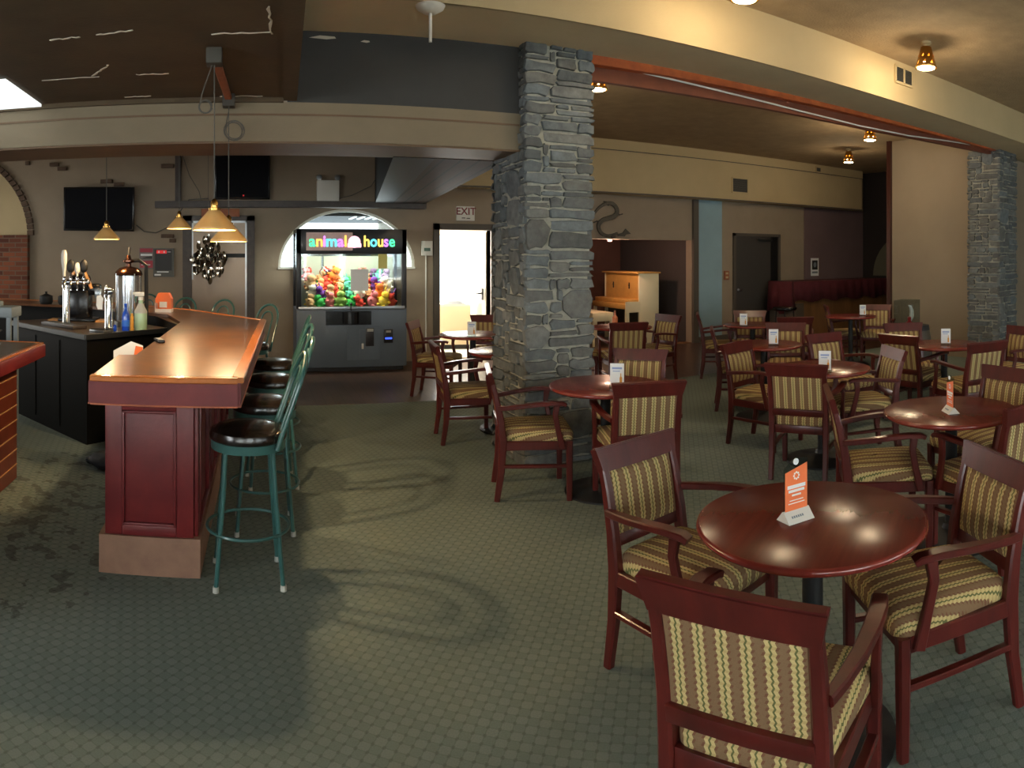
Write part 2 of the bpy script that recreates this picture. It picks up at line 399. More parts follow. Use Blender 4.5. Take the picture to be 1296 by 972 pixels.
    def build(s, name, ms, parent=None, smooth=35, loc=None):
        me = bpy.data.meshes.new(name); s.bm.to_mesh(me); s.bm.free()
        for m in (ms if isinstance(ms, (list, tuple)) else [ms]): me.materials.append(M[m] if isinstance(m, str) else m)
        if smooth:
            me.shade_smooth(); me.set_sharp_from_angle(angle=math.radians(smooth))
        o = bpy.data.objects.new(name, me); C.objects.link(o)
        if parent: o.parent = parent
        if loc: o.location = loc
        return o

def tag(o, label, cat, group=None, kind=None):
    o['label'] = label; o['category'] = cat
    if group: o['group'] = group
    if kind: o['kind'] = kind
    return o
def thing(name, label, cat, loc=(0, 0, 0), rz=0, group=None, kind=None):
    o = bpy.data.objects.new(name, None); C.objects.link(o); o.location = loc; o.rotation_euler = (0, 0, rz)
    o.empty_display_size = .1
    return tag(o, label, cat, group, kind)
def struct(o): o['kind'] = 'structure'; return o
def dup(root, loc, rz, label, group=None):
    r = root.copy(); C.objects.link(r); r.location = loc; r.rotation_euler = (0, 0, rz); r['label'] = label
    if group: r['group'] = group
    for ch in list(root.children):
        c = ch.copy(); C.objects.link(c); c.parent = r
        for g in list(ch.children):
            d = g.copy(); C.objects.link(d); d.parent = c
    return r
def arc(cx, cy, r, a0, a1, n): return [(cx + r * math.cos(a0 + (a1 - a0) * i / n), cy + r * math.sin(a0 + (a1 - a0) * i / n)) for i in range(n + 1)]
def text(body, name, size, m, parent=None, loc=(0, 0, 0), rot=(PI / 2, 0, 0), ext=.002, off=0, align='CENTER'):
    cu = bpy.data.curves.new(name, 'FONT'); cu.body = body; cu.size = size; cu.extrude = ext; cu.offset = off; cu.align_x = align; cu.align_y = 'CENTER' if len(body) > 1 else 'BOTTOM_BASELINE'; 
    for q in (m if isinstance(m, (list, tuple)) else [m]): cu.materials.append(M[q] if isinstance(q, str) else q)
    o = bpy.data.objects.new(name, cu); C.objects.link(o); o.location = loc; o.rotation_euler = rot
    bpy.context.view_layer.update()
    me = bpy.data.meshes.new_from_object(o.evaluated_get(bpy.context.evaluated_depsgraph_get()))
    bpy.data.objects.remove(o); me.name = name
    o = bpy.data.objects.new(name, me); C.objects.link(o); o.location = loc; o.rotation_euler = rot
    if parent: o.parent = parent
    return o

# ================================================================== SETTING
YB = 10.55          # back wall
# floors
f = MB(); f.b(-6.2, 13.4, -4.2, 7.6, -.1, 0); struct(f.build('floor', 'carpet', smooth=0))
f = MB(); f.b(-6.2, 13.4, 7.6, 14.6, -.1, -.004); struct(f.build('floor_wood', 'woodfloor', smooth=0))
# back wall pieces: arch window opening, exit doorway, alcove opening, grey door
w = MB(); T = .18
w.b(-6.2, .46, YB, YB + T, 0, 3.75)
w.b(.46, 2.61, YB, YB + T, 0, 1.49)
NS = 28; xc, ra, rb = 1.535, 1.075, .9
for i in range(NS):
    a0 = PI - PI * i / NS; a1 = PI - PI * (i + 1) / NS
    x0, x1 = xc + ra * math.cos(a0), xc + ra * math.cos(a1)
    z0, z1 = 1.49 + rb * math.sin(a0), 1.49 + rb * math.sin(a1)
    w.vprism([(x0, z0), (x1, z1), (x1, 3.75), (x0, 3.75)], (0, YB + T, 0), (1, 0, 0), (0, 0, 1), T)
w.b(2.61, 3.01, YB, YB + T, 0, 3.75)
w.b(3.01, 3.88, YB, YB + T, 2.08, 3.75)
w.b(3.88, 5.3, YB, YB + T, 0, 3.75)
w.b(5.3, 7.94, YB, YB + T, 1.965, 3.75)
w.b(7.94, 13.4, YB, YB + T, 0, 3.75)
struct(w.build('wall_back', 'wall', smooth=0))
# pale blue strip and mauve paint zone, slightly proud of the back wall
w = MB(); w.b(8.08, 8.68, YB - .02, YB, .1, 2.75); struct(w.build('trim_9', 'blue', smooth=0))
w = MB(); w.b(11.05, 13.3, YB - .02, YB, 0, 2.75); struct(w.build('wall_mauve', 'purple', smooth=0))
w = MB(); w.b(7.95, 8.07, YB - .06, YB, 0, 2.75); struct(w.build('trim_1', 'frame', smooth=0))
# cream bulkhead along the back wall, with its thin moulding
w = MB(); w.b(2.76, 12.75, YB - .28, YB, 2.75, 3.68); w.b(2.76, 12.75, YB - .31, YB - .28, 3.5, 3.68)
struct(w.build('soffit_back', 'cream', smooth=0))
w = MB(); w.b(2.76, 12.75, YB - .286, YB - .28, 2.75, 2.775); w.b(2.76, 12.75, YB - .316, YB - .31, 3.49, 3.505); struct(w.build('trim_2', 'frame', smooth=0))
# side, rear walls; rear wall has daylight windows behind the photographer
w = MB(); w.b(-6.2, -6, -4.2, YB, 0, 3.9); struct(w.build('wall_left', 'wall', smooth=0))
w = MB(); w.b(13.3, 13.5, -4.2, YB, 0, 3.9); struct(w.build('wall_right', 'wall_tan', smooth=0))
WINS = [(-4.6, -1.8), (-.6, 2.0), (3.2, 6.0), (7.4, 10.4)]
w = MB(); xs = [-6.2] + [v for p in WINS for v in p] + [13.5]
for i in range(0, len(xs), 2): w.b(xs[i], xs[i + 1], -4.2, -4.0, 0, 3.9)
for a, b_ in WINS: w.b(a, b_, -4.2, -4.0, 0, .85); w.b(a, b_, -4.2, -4.0, 2.55, 3.9)
struct(w.build('wall_rear', 'wall_tan', smooth=0))
for k, (a, b_) in enumerate(WINS):
    w = MB()
    for x in (a + .03, (a + b_) / 2, b_ - .03): w.b(x - .03, x + .03, -4.14, -4.06, .85, 2.55)
    for z in (.88, 2.52): w.b(a, b_, -4.14, -4.06, z - .03, z + .03)
    wo = struct(w.build('window_%d' % (k + 2), 'white', smooth=0))
    g = MB(); g.b(a, b_, -4.105, -4.1, .85, 2.55); g.build('window_pane', 'glass', wo, smooth=0)
for k, (a, b_) in enumerate([(-1.8, .8), (6.6, 9.2)]):  # unseen left-wall windows, added on the solid wall to go with the fill lights
    w = MB()
    for y in (a, (a + b_) / 2, b_): w.b(-6.0, -5.95, y - .035, y + .035, .85, 2.55)
    for z in (.88, 2.52): w.b(-6.0, -5.95, a, b_, z - .035, z + .035)
    wo = struct(w.build('window_%d' % (k + 6), 'white', smooth=0))
    g = MB(); g.b(-5.995, -5.985, a, b_, .85, 2.55); g.build('window_pane', 'paper', wo, smooth=0)
# ceilings
w = MB(); w.prism([(-6.2, -4.2), (-.12, -4.2), (.16, 3.1), (.26, 5.06), (-6.2, 5.06)], 2.82, 2.9)
struct(w.build('ceiling_bar', 'darkceil', smooth=0))
w = MB(); w.prism([(-.12, -4.2), (-.02, -4.2), (.26, 3.1), (.36, 5.06), (.26, 5.06), (.16, 3.1)], 2.8, 3.85)
w2 = struct(w.build('trim_3', 'darkceil', smooth=0))
w = MB(); w.b(-.3, 13.5, -4.2, 4.34, 3.76, 3.9); struct(w.build('ceiling', 'ceiling', smooth=0))
w = MB(); w.mi = 0; w.b(.3, 13.4, 4.34, 4.36, 3.32, 3.8); w.mi = 1; w.b(.3, 13.4, 4.345, 5.2, 3.32, 3.8)
struct(w.build('soffit', ['cream', 'soffit'], smooth=0))
w = MB(); w.b(.3, 2.15, 5.06, 5.3, 2.79, 3.32); struct(w.build('wall_slate', 'slate', smooth=0))
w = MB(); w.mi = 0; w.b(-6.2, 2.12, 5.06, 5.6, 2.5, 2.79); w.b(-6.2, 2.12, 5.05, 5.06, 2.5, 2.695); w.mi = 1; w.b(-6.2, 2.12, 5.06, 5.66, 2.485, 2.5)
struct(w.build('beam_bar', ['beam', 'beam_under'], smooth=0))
w = MB(); w.b(-6.2, 2.1, 5.043, 5.055, 2.688, 2.702); struct(w.build('trim_groove_shade', 'beam_under', smooth=0))  # dark strip standing in for the shade line of the beam's groove
w = MB(); w.b(-6.2, .26, 5.03, 5.3, 2.785, 2.825); struct(w.build('trim_14', 'darkceil', smooth=0))
w = MB(); w.b(-6.2, 2.2, 5.3, YB, 3.3, 3.4); struct(w.build('ceiling_back_bar', 'wall_tan', smooth=0))
w = MB(); w.b(-6.2, 2.2, 5.25, 5.4, 2.79, 3.35); struct(w.build('wall_above_beam', 'wall', smooth=0))
w = MB(); w.b(2.1, 13.4, 5.15, YB, 3.68, 3.8); struct(w.build('ceiling_dining', 'ceiling', smooth=0))
w = MB(); w.b(2.1, 13.4, 5.15, 5.2, 3.32, 3.8); struct(w.build('wall_over_soffit', 'soffit', smooth=0))
# plank bulkhead running back from the beam to the exit corner
w = MB(); w.prism([(1.56, 5.6), (2.2, 5.6), (2.76, YB), (2.24, YB)], 2.48, 3.68); struct(w.build('soffit_plank', 'planksoffit', smooth=0))
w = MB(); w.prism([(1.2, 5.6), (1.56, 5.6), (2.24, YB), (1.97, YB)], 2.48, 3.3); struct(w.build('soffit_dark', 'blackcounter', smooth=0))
# orange steel over the dining opening
w = MB(); w.mi = 1; w.vprism([(2.7, 3.32), (9.6, 3.34), (9.6, 3.26), (6.5, 3.16), (2.7, 3.13)], (0, 5.12, 0), (1, 0, 0), (0, 0, 1), .06)
w.mi = 0; w.vprism([(2.7, 3.32), (9.6, 3.34), (9.6, 3.305), (2.7, 3.245)], (0, 5.12, 0), (1, 0, 0), (0, 0, 1), .14)
struct(w.build('beam_orange', ['orange', mat('dark_orange_brown_steel', (112, 58, 34), .7, var=.15, scale=6)], smooth=0))
# end wall behind the second pillar and its side
w = MB(); w.b(9.74, 9.9, 5.3, 7.16, 0, 3.68); struct(w.build('wall_return', 'wall_tan', smooth=0))
w = MB(); w.b(9.68, 9.94, 7.16, 7.24, 0, 3.68); struct(w.build('trim_4', 'redbrown', smooth=0))
w = MB(); w.b(9.9, 13.4, 5.2, 5.36, 0, 3.68); struct(w.build('wall_right_of_pillar', 'wall', smooth=0))
# dark stage recess wall at far right with an arched panel
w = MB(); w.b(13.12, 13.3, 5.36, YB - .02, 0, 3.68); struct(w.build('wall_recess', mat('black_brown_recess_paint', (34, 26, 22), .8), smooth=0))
w = MB(); pts = [(8.1, 1.2)] + [(9.15 + 1.05 * math.cos(a), 1.2 + 1.0 * math.sin(a)) for a in [PI * i / 20 for i in range(20, -1, -1)]]
w.vprism([(p, q) for p, q in pts[1:]], (13.12, 0, 0), (0, 1, 0), (0, 0, 1), -.02)
struct(w.build('trim_5', mat('olive_grey_arch_paint', (92, 88, 70), .8), smooth=0))
# alcove behind the back wall
w = MB(); w.b(5.1, 8.2, 13.2, 13.3, 0, 2.7); w.b(5.1, 5.3, YB + T, 13.3, 0, 2.7); w.b(5.1, 8.2, YB + T, 13.3, 2.6, 2.7)
struct(w.build('wall_alcove', 'alcove', smooth=0))
w = MB(); w.b(7.94, 8.1, YB + T, 13.3, 0, 2.7); struct(w.build('wall_alcove_side', 'alcove_grey', smooth=0))
# baseboards
w = MB(); w.b(3.98, 5.3, YB - .015, YB, 0, .1); w.b(8.08, 8.97, YB - .035, YB, 0, .1); w.b(2.61, 2.9, YB - .015, YB, 0, .1); struct(w.build('baseboard_back', 'frame', smooth=0))
w = MB(); w.b(5.3, 7.94, YB, YB + T, -.003, .006); struct(w.build('trim_6', 'oak', smooth=0))
# brick panel and brick arch at far left
w = MB(); w.b(-6, -3.47, YB - .12, YB, 0, 2.0); struct(w.build('wall_brick', 'brick', smooth=0))
w = MB()
for i in range(26):
    a = PI * .5 * i / 26; a2 = PI * .5 * (i + .8) / 26; c0 = (-5.35, 2.0)
    q = [(c0[0] + r * math.cos(t), c0[1] + r * .82 * math.sin(t)) for r, t in ((1.86, a), (1.96, a), (1.96, a2), (1.86, a2))]
    w.vprism(q, (0, YB - .07, 0), (1, 0, 0), (0, 0, 1), -.07)
struct(w.build('trim_7', 'blockbrown', smooth=0))
w = MB(); pts = [(-5.9, 2.0)] + [(-5.35 + 1.86 * math.cos(t), 2.0 + 1.86 * .82 * math.sin(t)) for t in [PI * .5 * i / 16 for i in range(17)]] + [(-5.9, 3.5)]
w.vprism(pts, (0, YB - .03, 0), (1, 0, 0), (0, 0, 1), -.03); struct(w.build('wall_arch_panel', 'cream', smooth=0))
# ledge and post on the bar's back wall
w = MB(); w.b(-1.42, 2.76, YB - .16, YB, 2.40, 2.50); struct(w.build('trim_8', 'darkwood', smooth=0))
w = MB(); w.b(-1.12, -1.03, YB - .05, YB, 2.5, 3.3); struct(w.build('trim_10', 'darkwood', smooth=0))
# window behind the games machine
w = MB()
for i in range(NS):
    a0 = PI - PI * i / NS; a1 = PI - PI * (i + 1) / NS
    q = [(xc + r * math.cos(a), 1.49 + (r - ra + rb) * math.sin(a)) for r, a in ((ra, a0), (ra - .04, a0), (ra - .04, a1), (ra, a1))]
    w.vprism(q, (0, YB + .1, 0), (1, 0, 0), (0, 0, 1), .05)
w.b(.46, 2.61, YB - .02, YB + .12, 1.46, 1.49)
wn = struct(w.build('window_1', 'white', smooth=0))
g = MB(); g.vprism([(xc + (ra - .03) * math.cos(PI * i / 20), 1.49 + (rb - .03) * math.sin(PI * i / 20)) for i in range(21)], (0, YB + .08, 0), (1, 0, 0), (0, 0, 1), .006)
g.build('window_pane', 'glass', wn, smooth=0)
# porch beyond the arched window
w = MB(); w.b(.2, 3.0, 11.2, 13.5, 2.32, 2.42); struct(w.build('ceiling_porch', 'black', smooth=0))
w = MB()
for k in range(4): w.b(1.75 + k * .14, 1.79 + k * .14, 11.2, 11.9, 2.30, 2.32)
struct(w.build('trim_13', 'ledwhite', smooth=0))
w = MB(); w.b(-2.6, 2.55, 10.8, 16.5, -.1, -.02); struct(w.build('ground_outside', 'outside', smooth=0))
# exit vestibule
VW = mat('white_vestibule_paint', (236, 228, 212), .8); M['vest'] = VW
w = MB(); w.b(2.6, 2.7, YB + T, 13.6, 0, 2.6); w.b(4.9, 5.0, YB + T, 13.6, 0, 2.6); w.b(2.6, 5.0, YB + T, 13.6, 2.5, 2.6)
w.b(2.6, 3.6, 13.5, 13.6, 0, 2.6); w.b(4.6, 5.0, 13.5, 13.6, 0, 2.6); w.b(3.6, 4.6, 13.5, 13.6, 2.1, 2.6)
struct(w.build('wall_vestibule', 'vest', smooth=0))
w = MB(); w.b(2.6, 5.0, YB + T, 14.6, -.004, 0.0); struct(w.build('floor_vestibule', 'outside', smooth=0))
# door frames and leaves
w = MB()
w.b(2.91, 3.01, YB - .05, YB + T, 0, 2.18); w.b(3.88, 3.98, YB - .05, YB + T, 0, 2.18); w.b(2.91, 3.98, YB - .05, YB + T, 2.08, 2.18)
dr = struct(w.build('door_1', 'frame', smooth=0))
w = MB(); w.box((3.865, 11.05, 1.03), (.045, .62, 2.06), rot=(0, 0, .08)); w.mi = 1
w.box((3.835, 10.98, 1.25), (.012, .2, 1.3), rot=(0, 0, .08)); dl = w.build('door_leaf', ['vest', 'glass'], dr, smooth=0)
w = MB(); w.tube([(3.83, 10.8, 1.04), (3.76, 10.8, 1.04), (3.76, 10.92, 1.04)], .012); w.b(3.815, 3.84, 10.77, 10.83, .93, 1.12); w.build('door_handle', 'metal_black', dl)
w = MB(); w.b(8.97, 9.03, YB - .05, YB, 0, 2.13); w.b(10.22, 10.28, YB - .05, YB, 0, 2.13); w.b(8.97, 10.28, YB - .05, YB, 2.07, 2.13)
dr = struct(w.build('door_2', 'frame', smooth=0))
w = MB(); w.b(9.03, 10.0, YB - .03, YB, .01, 2.07); w.mi = 1; w.b(10.0, 10.22, YB - .02, YB, .01, 2.07); dl = w.build('door_leaf', ['door', 'black'], dr, smooth=0)
w = MB(); w.lathe([(0, 0), (.03, 0), (.03, .02), (.012, .03), (.012, .05), (.03, .06), (.03, .09), (0, .095)], (9.1, YB - .03, .98), 16, Vector((0, -1, 0))); w.build('door_handle', 'steel', dl)
w = MB(); w.b(9.62, 9.98, YB - .1, YB - .05, 1.98, 2.03); w.tube([(9.95, YB - .08, 2.0), (9.75, YB - .2, 2.01), (9.6, YB - .05, 2.02)], .01); w.build('door_closer', 'steel', dl)

# ------------------------------------------------------------------ stone pillars
def stones(w, tones, o, u, W, H, n, rnd, cu=.058, cv=.046, ext0=.0, ext1=.0):
    """irregular coursed stones over a W x H face; o bottom-left corner, u horizontal dir, n outward."""
    o = Vector(o); u = Vector(u); n = Vector(n); v = Vector((0, 0, 1))
    nu = max(2, round(W / cu)); nv = round(H / cv); cu = W / nu; cv = H / nv
    used = [[False] * nu for _ in range(nv)]
    for j in range(nv):
        for i in range(nu):
            if used[j][i]: continue
            k = rnd.random()
            if k < .06: a, b_ = rnd.choice([3, 4, 5]), rnd.choice([3, 4, 5])
            elif k < .5: a, b_ = rnd.choice([3, 4, 5, 6]), rnd.choice([1, 2, 2])
            elif k < .85: a, b_ = rnd.choice([2, 3, 4]), rnd.choice([1, 2, 2])
            else: a, b_ = rnd.choice([1, 2]), rnd.choice([1, 2])
            a = min(a, nu - i); b_ = min(b_, nv - j)
            if nu - i - a == 1: a += 1
            while any(used[j][i + q] for q in range(a)): a -= 1
            for q in range(b_):
                if any(used[j + q][i + p] for p in range(a)): b_ = q; break
            for q in range(b_):
                for p in range(a): used[j + q][i + p] = True
            g = .0085
            x0, x1 = i * cu + g, (i + a) * cu - g; y0, y1 = j * cv + g * .9, (j + b_) * cv - g * .9
            if i == 0: x0 = -ext0
            if i + a >= nu: x1 = W + ext1
            jx = min(.018, (x1 - x0) * .09); jy = min(.014, (y1 - y0) * .13)
            ww, hh = x1 - x0, y1 - y0; c = min(ww, hh) * (.24 if (a > 2 and b_ > 2) else .18)
            P = [(x0 + c, y0), (x0 + ww * .5, y0), (x1 - c, y0), (x1, y0 + c), (x1, y1 - c), (x1 - c, y1), (x0 + ww * .45, y1), (x0 + c, y1), (x0, y1 - c), (x0, y0 + c)]
            P = [(p + rnd.uniform(-jx, jx), q + rnd.uniform(-jy, jy)) for p, q in P]
            if i == 0: P = [(max(p, -ext0 - .004), q) for p, q in P]
            mx, my = (x0 + x1) / 2, (y0 + y1) / 2; dep = rnd.uniform(.012, .034)
            tilt = (rnd.uniform(-.06, .06), rnd.uniform(-.12, .12))
            rings = []
            for sc, dd in ((1, -.02), (1, dep - .014), (.97, dep - .004), (.88, dep)):
                rings.append([w.bm.verts.new(o + u * (mx + (p - mx) * (1 if sc == 1 else 1 - (1 - sc) * .8)) + v * (my + (q - my) * sc) + n * (dd + ((p - mx) * tilt[0] + (q - my) * tilt[1] if dd > 0 else 0))) for p, q in P])
            fs = []
            for r0, r1 in zip(rings, rings[1:]):
                for t in range(10): fs.append(w.bm.faces.new((r0[t], r0[(t + 1) % 10], r1[(t + 1) % 10], r1[t])))
            fs.append(w.bm.faces.new(rings[-1]))
            tone = rnd.uniform(.7, 1.25); warm = rnd.uniform(-.06, .08)
            col = (.14 * tone * (1 + warm), .152 * tone, .152 * tone * (1 - warm), 1)
            for ff in fs: tones.append((ff, col))
def pillar(name, label, x0, x1, y0, y1, h, seed):
    rnd = random.Random(seed)
    root = thing(name, label, 'pillar', ((x0 + x1) / 2, (y0 + y1) / 2, 0), kind='structure')
    cx, cy = (x0 + x1) / 2, (y0 + y1) / 2
    c = MB(); c.b(x0 - cx + .03, x1 - cx - .03, y0 - cy + .03, y1 - cy - .03, 0, h); c.build('mortar_core', 'mortar', root, smooth=0)
    w = MB(); tones = []; ax, bx, ay, by = x0 - cx + .03, x1 - cx - .03, y0 - cy + .03, y1 - cy - .03
    stones(w, tones, (ax, ay, 0), (1, 0, 0), bx - ax, h, (0, -1, 0), rnd, ext0=.03, ext1=.03)
    stones(w, tones, (ax, by, 0), (0, -1, 0), by - ay, h, (-1, 0, 0), rnd)
    stones(w, tones, (bx, ay, 0), (0, 1, 0), by - ay, h, (1, 0, 0), rnd)
    stones(w, tones, (bx, by, 0), (-1, 0, 0), bx - ax, h, (0, 1, 0), rnd, ext0=.03, ext1=.03)
    lay = w.bm.loops.layers.float_color.new('tone')
    for ff, col in tones:
        for l in ff.loops: l[lay] = col
    bmesh.ops.recalc_face_normals(w.bm, faces=w.bm.faces)
    w.build('stone_facing', 'stone', root, smooth=30)
    return root
pillar('stone_pillar', 'square grey fieldstone pillar between the bar and the dining tables', 2.09, 2.70, 4.9, 5.66, 3.33, 11)
pillar('stone_pillar', 'grey fieldstone pillar at the right end of the orange beam', 9.49, 10.1, 4.9, 5.5, 3.33, 23)

# ================================================================== CHAIR
def make_chair(label):
    t = thing('dining_chair', label, 'chair', group='wooden armchairs with striped upholstery around the round tables')
    for s in (-1, 1):   # rear legs sweep up into the back stiles
        w = MB(); w.ribbon([(s * .205, -.275, 0), (s * .205, -.245, .2), (s * .205, -.235, .40), (s * .205, -.25, .55), (s * .205, -.285, .72), (s * .207, -.318, .835)],
                           [.036, .040, .044, .042, .038, .034], [.038, .046, .056, .048, .038, .032], side=(1, 0, 0)); w.build('leg', 'cherry', t)
        w = MB(); w.ribbon([(s * .235, .215, 0), (s * .235, .215, .2), (s * .235, .215, .405)], [.036, .042, .046], [.036, .042, .046], side=(1, 0, 0)); w.build('leg', 'cherry', t)
        # arm: flat curved top on a raked post
        w = MB(); w.ribbon([(s * .222, -.262, .628), (s * .240, -.20, .636), (s * .262, -.10, .650), (s * .272, 0, .662), (s * .272, .09, .668), (s * .262, .165, .662), (s * .258, .185, .652)],
                           [.030, .036, .044, .050, .054, .050, .046], [.030, .030, .028, .026, .026, .026, .024], side=(1, 0, 0))
        w.ribbon([(s * .262, .125, .655), (s * .264, .115, .58), (s * .256, .135, .48), (s * .250, .165, .36)], [.026, .026, .028, .03], [.044, .036, .036, .044], side=(1, 0, 0)); w.build('armrest', 'cherry', t)
        w = MB(); w.ribbon([(s * .207, -.23, .235), (s * .235, .2, .235)], .022, .034, side=(0, 0, 1)); w.build('stretcher', 'cherry', t)
    # top rail flares wider than the stiles
    w = MB(); n = Vector((0, -.28, .96)).normalized()
    w.vprism([(-.222, -.045), (-.214, -.05), (.214, -.05), (.222, -.045), (.243, .045), (.238, .05), (-.238, .05), (-.243, .045)], (0, -.299, .828), (1, 0, 0), n, .034)
    bmesh.ops.bevel(w.bm, geom=[e for e in w.bm.edges if e.calc_length() > .3], offset=.006, segments=2, affect='EDGES')
    w.build('top_rail', 'cherry', t)
    w = MB(); w.box((0, -.262, .505), (.39, .03, .05), rot=(.2, 0, 0), bev=.004); w.build('back_rail', 'cherry', t)
    # padded back
    w = MB()
    nx, nz = 8, 10
    for side in (1, -1):
        vs = []
        for j in range(nz + 1):
            row = []
            for i in range(nx + 1):
                x = -.186 + .372 * i / nx; q = j / nz; z = .53 + .25 * q; y = -.258 - .045 * q * (.6 + .4 * q)
                e = min(1, 4 * min(i / nx, 1 - i / nx)) ** .5 * min(1, 5 * min(q, 1 - q)) ** .5
                row.append(w.bm.verts.new((x, y + side * (.006 + (.016 if side > 0 else .008) * e), z)))
            vs.append(row)
        for j in range(nz):
            for i in range(nx): w.bm.faces.new((vs[j][i], vs[j][i + 1], vs[j + 1][i + 1], vs[j + 1][i]))
        if side == 1: A = vs
        else:
            per = lambda V: [V[0][i] for i in range(nx + 1)] + [V[j][nx] for j in range(1, nz + 1)] + [V[nz][i] for i in range(nx - 1, -1, -1)] + [V[j][0] for j in range(nz - 1, 0, -1)]
            p, q = per(A), per(vs)
            for i in range(len(p)): w.bm.faces.new((p[i], p[(i + 1) % len(p)], q[(i + 1) % len(p)], q[i]))
    bmesh.ops.recalc_face_normals(w.bm, faces=w.bm.faces)
    ob = w.build('backrest', 'fabric', t, smooth=60)
    wv = ob.data.attributes.new('weave', 'FLOAT_VECTOR', 'POINT')
    for i, v in enumerate(ob.data.vertices): wv.data[i].vector = (v.co.x, v.co.z, 0)
    w = MB()
    w.box((0, .205, .375), (.45, .026, .06), bev=.003); w.box((0, -.235, .375), (.39, .026, .06), bev=.003)
    for s in (-1, 1): w.ribbon([(s * .207, -.23, .375), (s * .232, .2, .375)], .06, .026, side=(0, 0, 1))
    w.build('seat_frame', 'cherry', t)
    # crowned cushion, wider at the front, rounded corners
    w = MB(); prof = []
    def outline(k):
        hw0, hw1, y0, y1, r = .195 * k, .245 * k, -.235 * k, .245 * k, .05
        pts = []
        for cx, cy, a0 in ((hw1 - r, y1 - r, 0), (-hw1 + r, y1 - r, PI / 2), (-hw0 + r, y0 + r, PI), (hw0 - r, y0 + r, 1.5 * PI)):
            for i in range(6): a = a0 + PI / 2 * i / 5; pts.append((cx + r * math.cos(a), cy + r * math.sin(a)))
        return pts
    rings = [[w.bm.verts.new((x, y, z + .012 * (1 - (x / .25) ** 2) * (1 if q > 2 else 0))) for x, y in outline(k)] for q, (k, z) in enumerate(((.97, .395), (1.0, .405), (1.012, .43), (1.0, .452), (.94, .468), (.8, .477), (.5, .482), (.2, .484)))]
    for a, b_ in zip(rings, rings[1:]):
        for i in range(24): w.bm.faces.new((a[i], a[(i + 1) % 24], b_[(i + 1) % 24], b_[i]))
    w.bm.faces.new(rings[-1]); w.bm.faces.new(rings[0][::-1]); bmesh.ops.recalc_face_normals(w.bm, faces=w.bm.faces)
    ob = w.build('seat', 'fabric', t, smooth=60)
    # the cloth wraps over the cushion's sides, so its weave runs on down them
    wv = ob.data.attributes.new('weave', 'FLOAT_VECTOR', 'POINT')
    for i, v in enumerate(ob.data.vertices):
        x, y, z = v.co; dr_ = max(0, .468 - z); r = math.hypot(x, y) or 1
        ex = max(0, min(1, (abs(x) - .17) / .06)); ey = max(0, min(1, (abs(y) - .18) / .06))
        wv.data[i].vector = (x + math.copysign(dr_ * ex, x), y + math.copysign(dr_ * ey, y), 0)
    return t
# (middle of the top rail x, y), facing (fx, fy), label
CH = [
 (1.05, 1.235, .895, .445, 'striped wooden armchair nearest the camera, its back turned, at the table with the orange sign'),
 (1.58, 2.47, .24, -.97, 'striped armchair facing forward on the left of the nearest table with the orange sign'),
 (2.40, 1.27, -.88, .47, 'striped armchair with scuffed red legs on the right of the nearest round table'),
 (3.365, 1.55, .25, .97, 'brightly lit striped chair back at the right edge, behind the nearest right-hand armchair'),
 (4.31, 2.175, -.97, .2, 'striped armchair tucked under the far right side of the table with the thin orange sign'),
 (3.0, 2.63, .72, -.69, 'armchair seen edge-on at the left side of the table with the thin orange sign'),
 (3.59, 3.50, .87, .49, 'dark back-turned armchair in front of the table with white and amber card'),
 (4.10, 4.735, .26, -.97, 'armchair with sunlit upper back and shaded lower back, left of a back-turned armchair'),
 (5.8, 7.53, .79, -.61, 'shadowed armchair seen from the side beside the pale blue wall strip'),
 (4.73, 5.88, .78, -.62, 'second shadowed side-on armchair, just in front of the one by the blue wall strip'),
 (6.62, 7.40, -.67, -.74, 'armchair in front of the dark grey door behind the small far table'),
 (5.69, 5.73, -.70, -.71, 'armchair facing forward behind the white card on the middle far table'),
 (6.36, 6.23, .6, .8, 'mostly hidden armchair showing only its red top rail below the round black stool'),
 (5.2, 4.665, -.1, -.99, 'armchair facing forward behind the table with the white and amber card'),
 (4.745, 3.495, -.87, .49, 'armchair angled left on the right side of the table with the white and amber card'),
 (5.58, 4.01, 1, 0, 'armchair turned right with dark rear showing, left of the table by the barrel'),
 (6.58, 4.67, -.6, -.8, 'bright-backed armchair standing in front of the wine barrel'),
 (5.555, 3.01, .34, .94, 'bright striped armchair turned away on the near side of the table before the second pillar'),
 (6.92, 3.3, -.97, .26, 'dark brown armchair at the right edge in front of the second stone pillar'),
 (8.21, 7.32, .75, -.66, 'thin dark side-on armchair in front of the oak counter with maroon cloth'),
 (8.87, 6.83, -.79, -.6, 'armchair beside the red-brown corner post, in front of the maroon-draped counter'),
 (1.68, 5.98, .99, -.12, 'armchair seen edge-on left of the stone pillar, nearer of two facing right'),
 (2.0, 8.1, .85, -.5, 'farther left armchair beside the exit doorway, next to the games machine'),
 (3.14, 8.63, -.34, -.94, 'dark backlit armchair standing in front of the exit doorway'),
 (1.68, 4.54, .95, -.3, 'red armchair facing right directly in front of the stone pillar base'),
 (2.37, 3.6, .3, .95, 'striped armchair with its back turned, right of the pillar at the nearest pillar table'),
 (3.12, 4.87, -.72, -.70, 'striped armchair facing forward behind the table touching the pillar'),
 (4.29, 6.95, .3, .95, 'back-turned armchair between the cream piano and the pillar table'),
 (5.29, 7.58, -.97, -.16, 'tan-backed armchair angled left in front of the brown alcove'),
 (3.75, 7.9, .95, -.3, 'armchair almost hidden behind the pillar, only its arm showing near the piano'),
]
chair0 = None
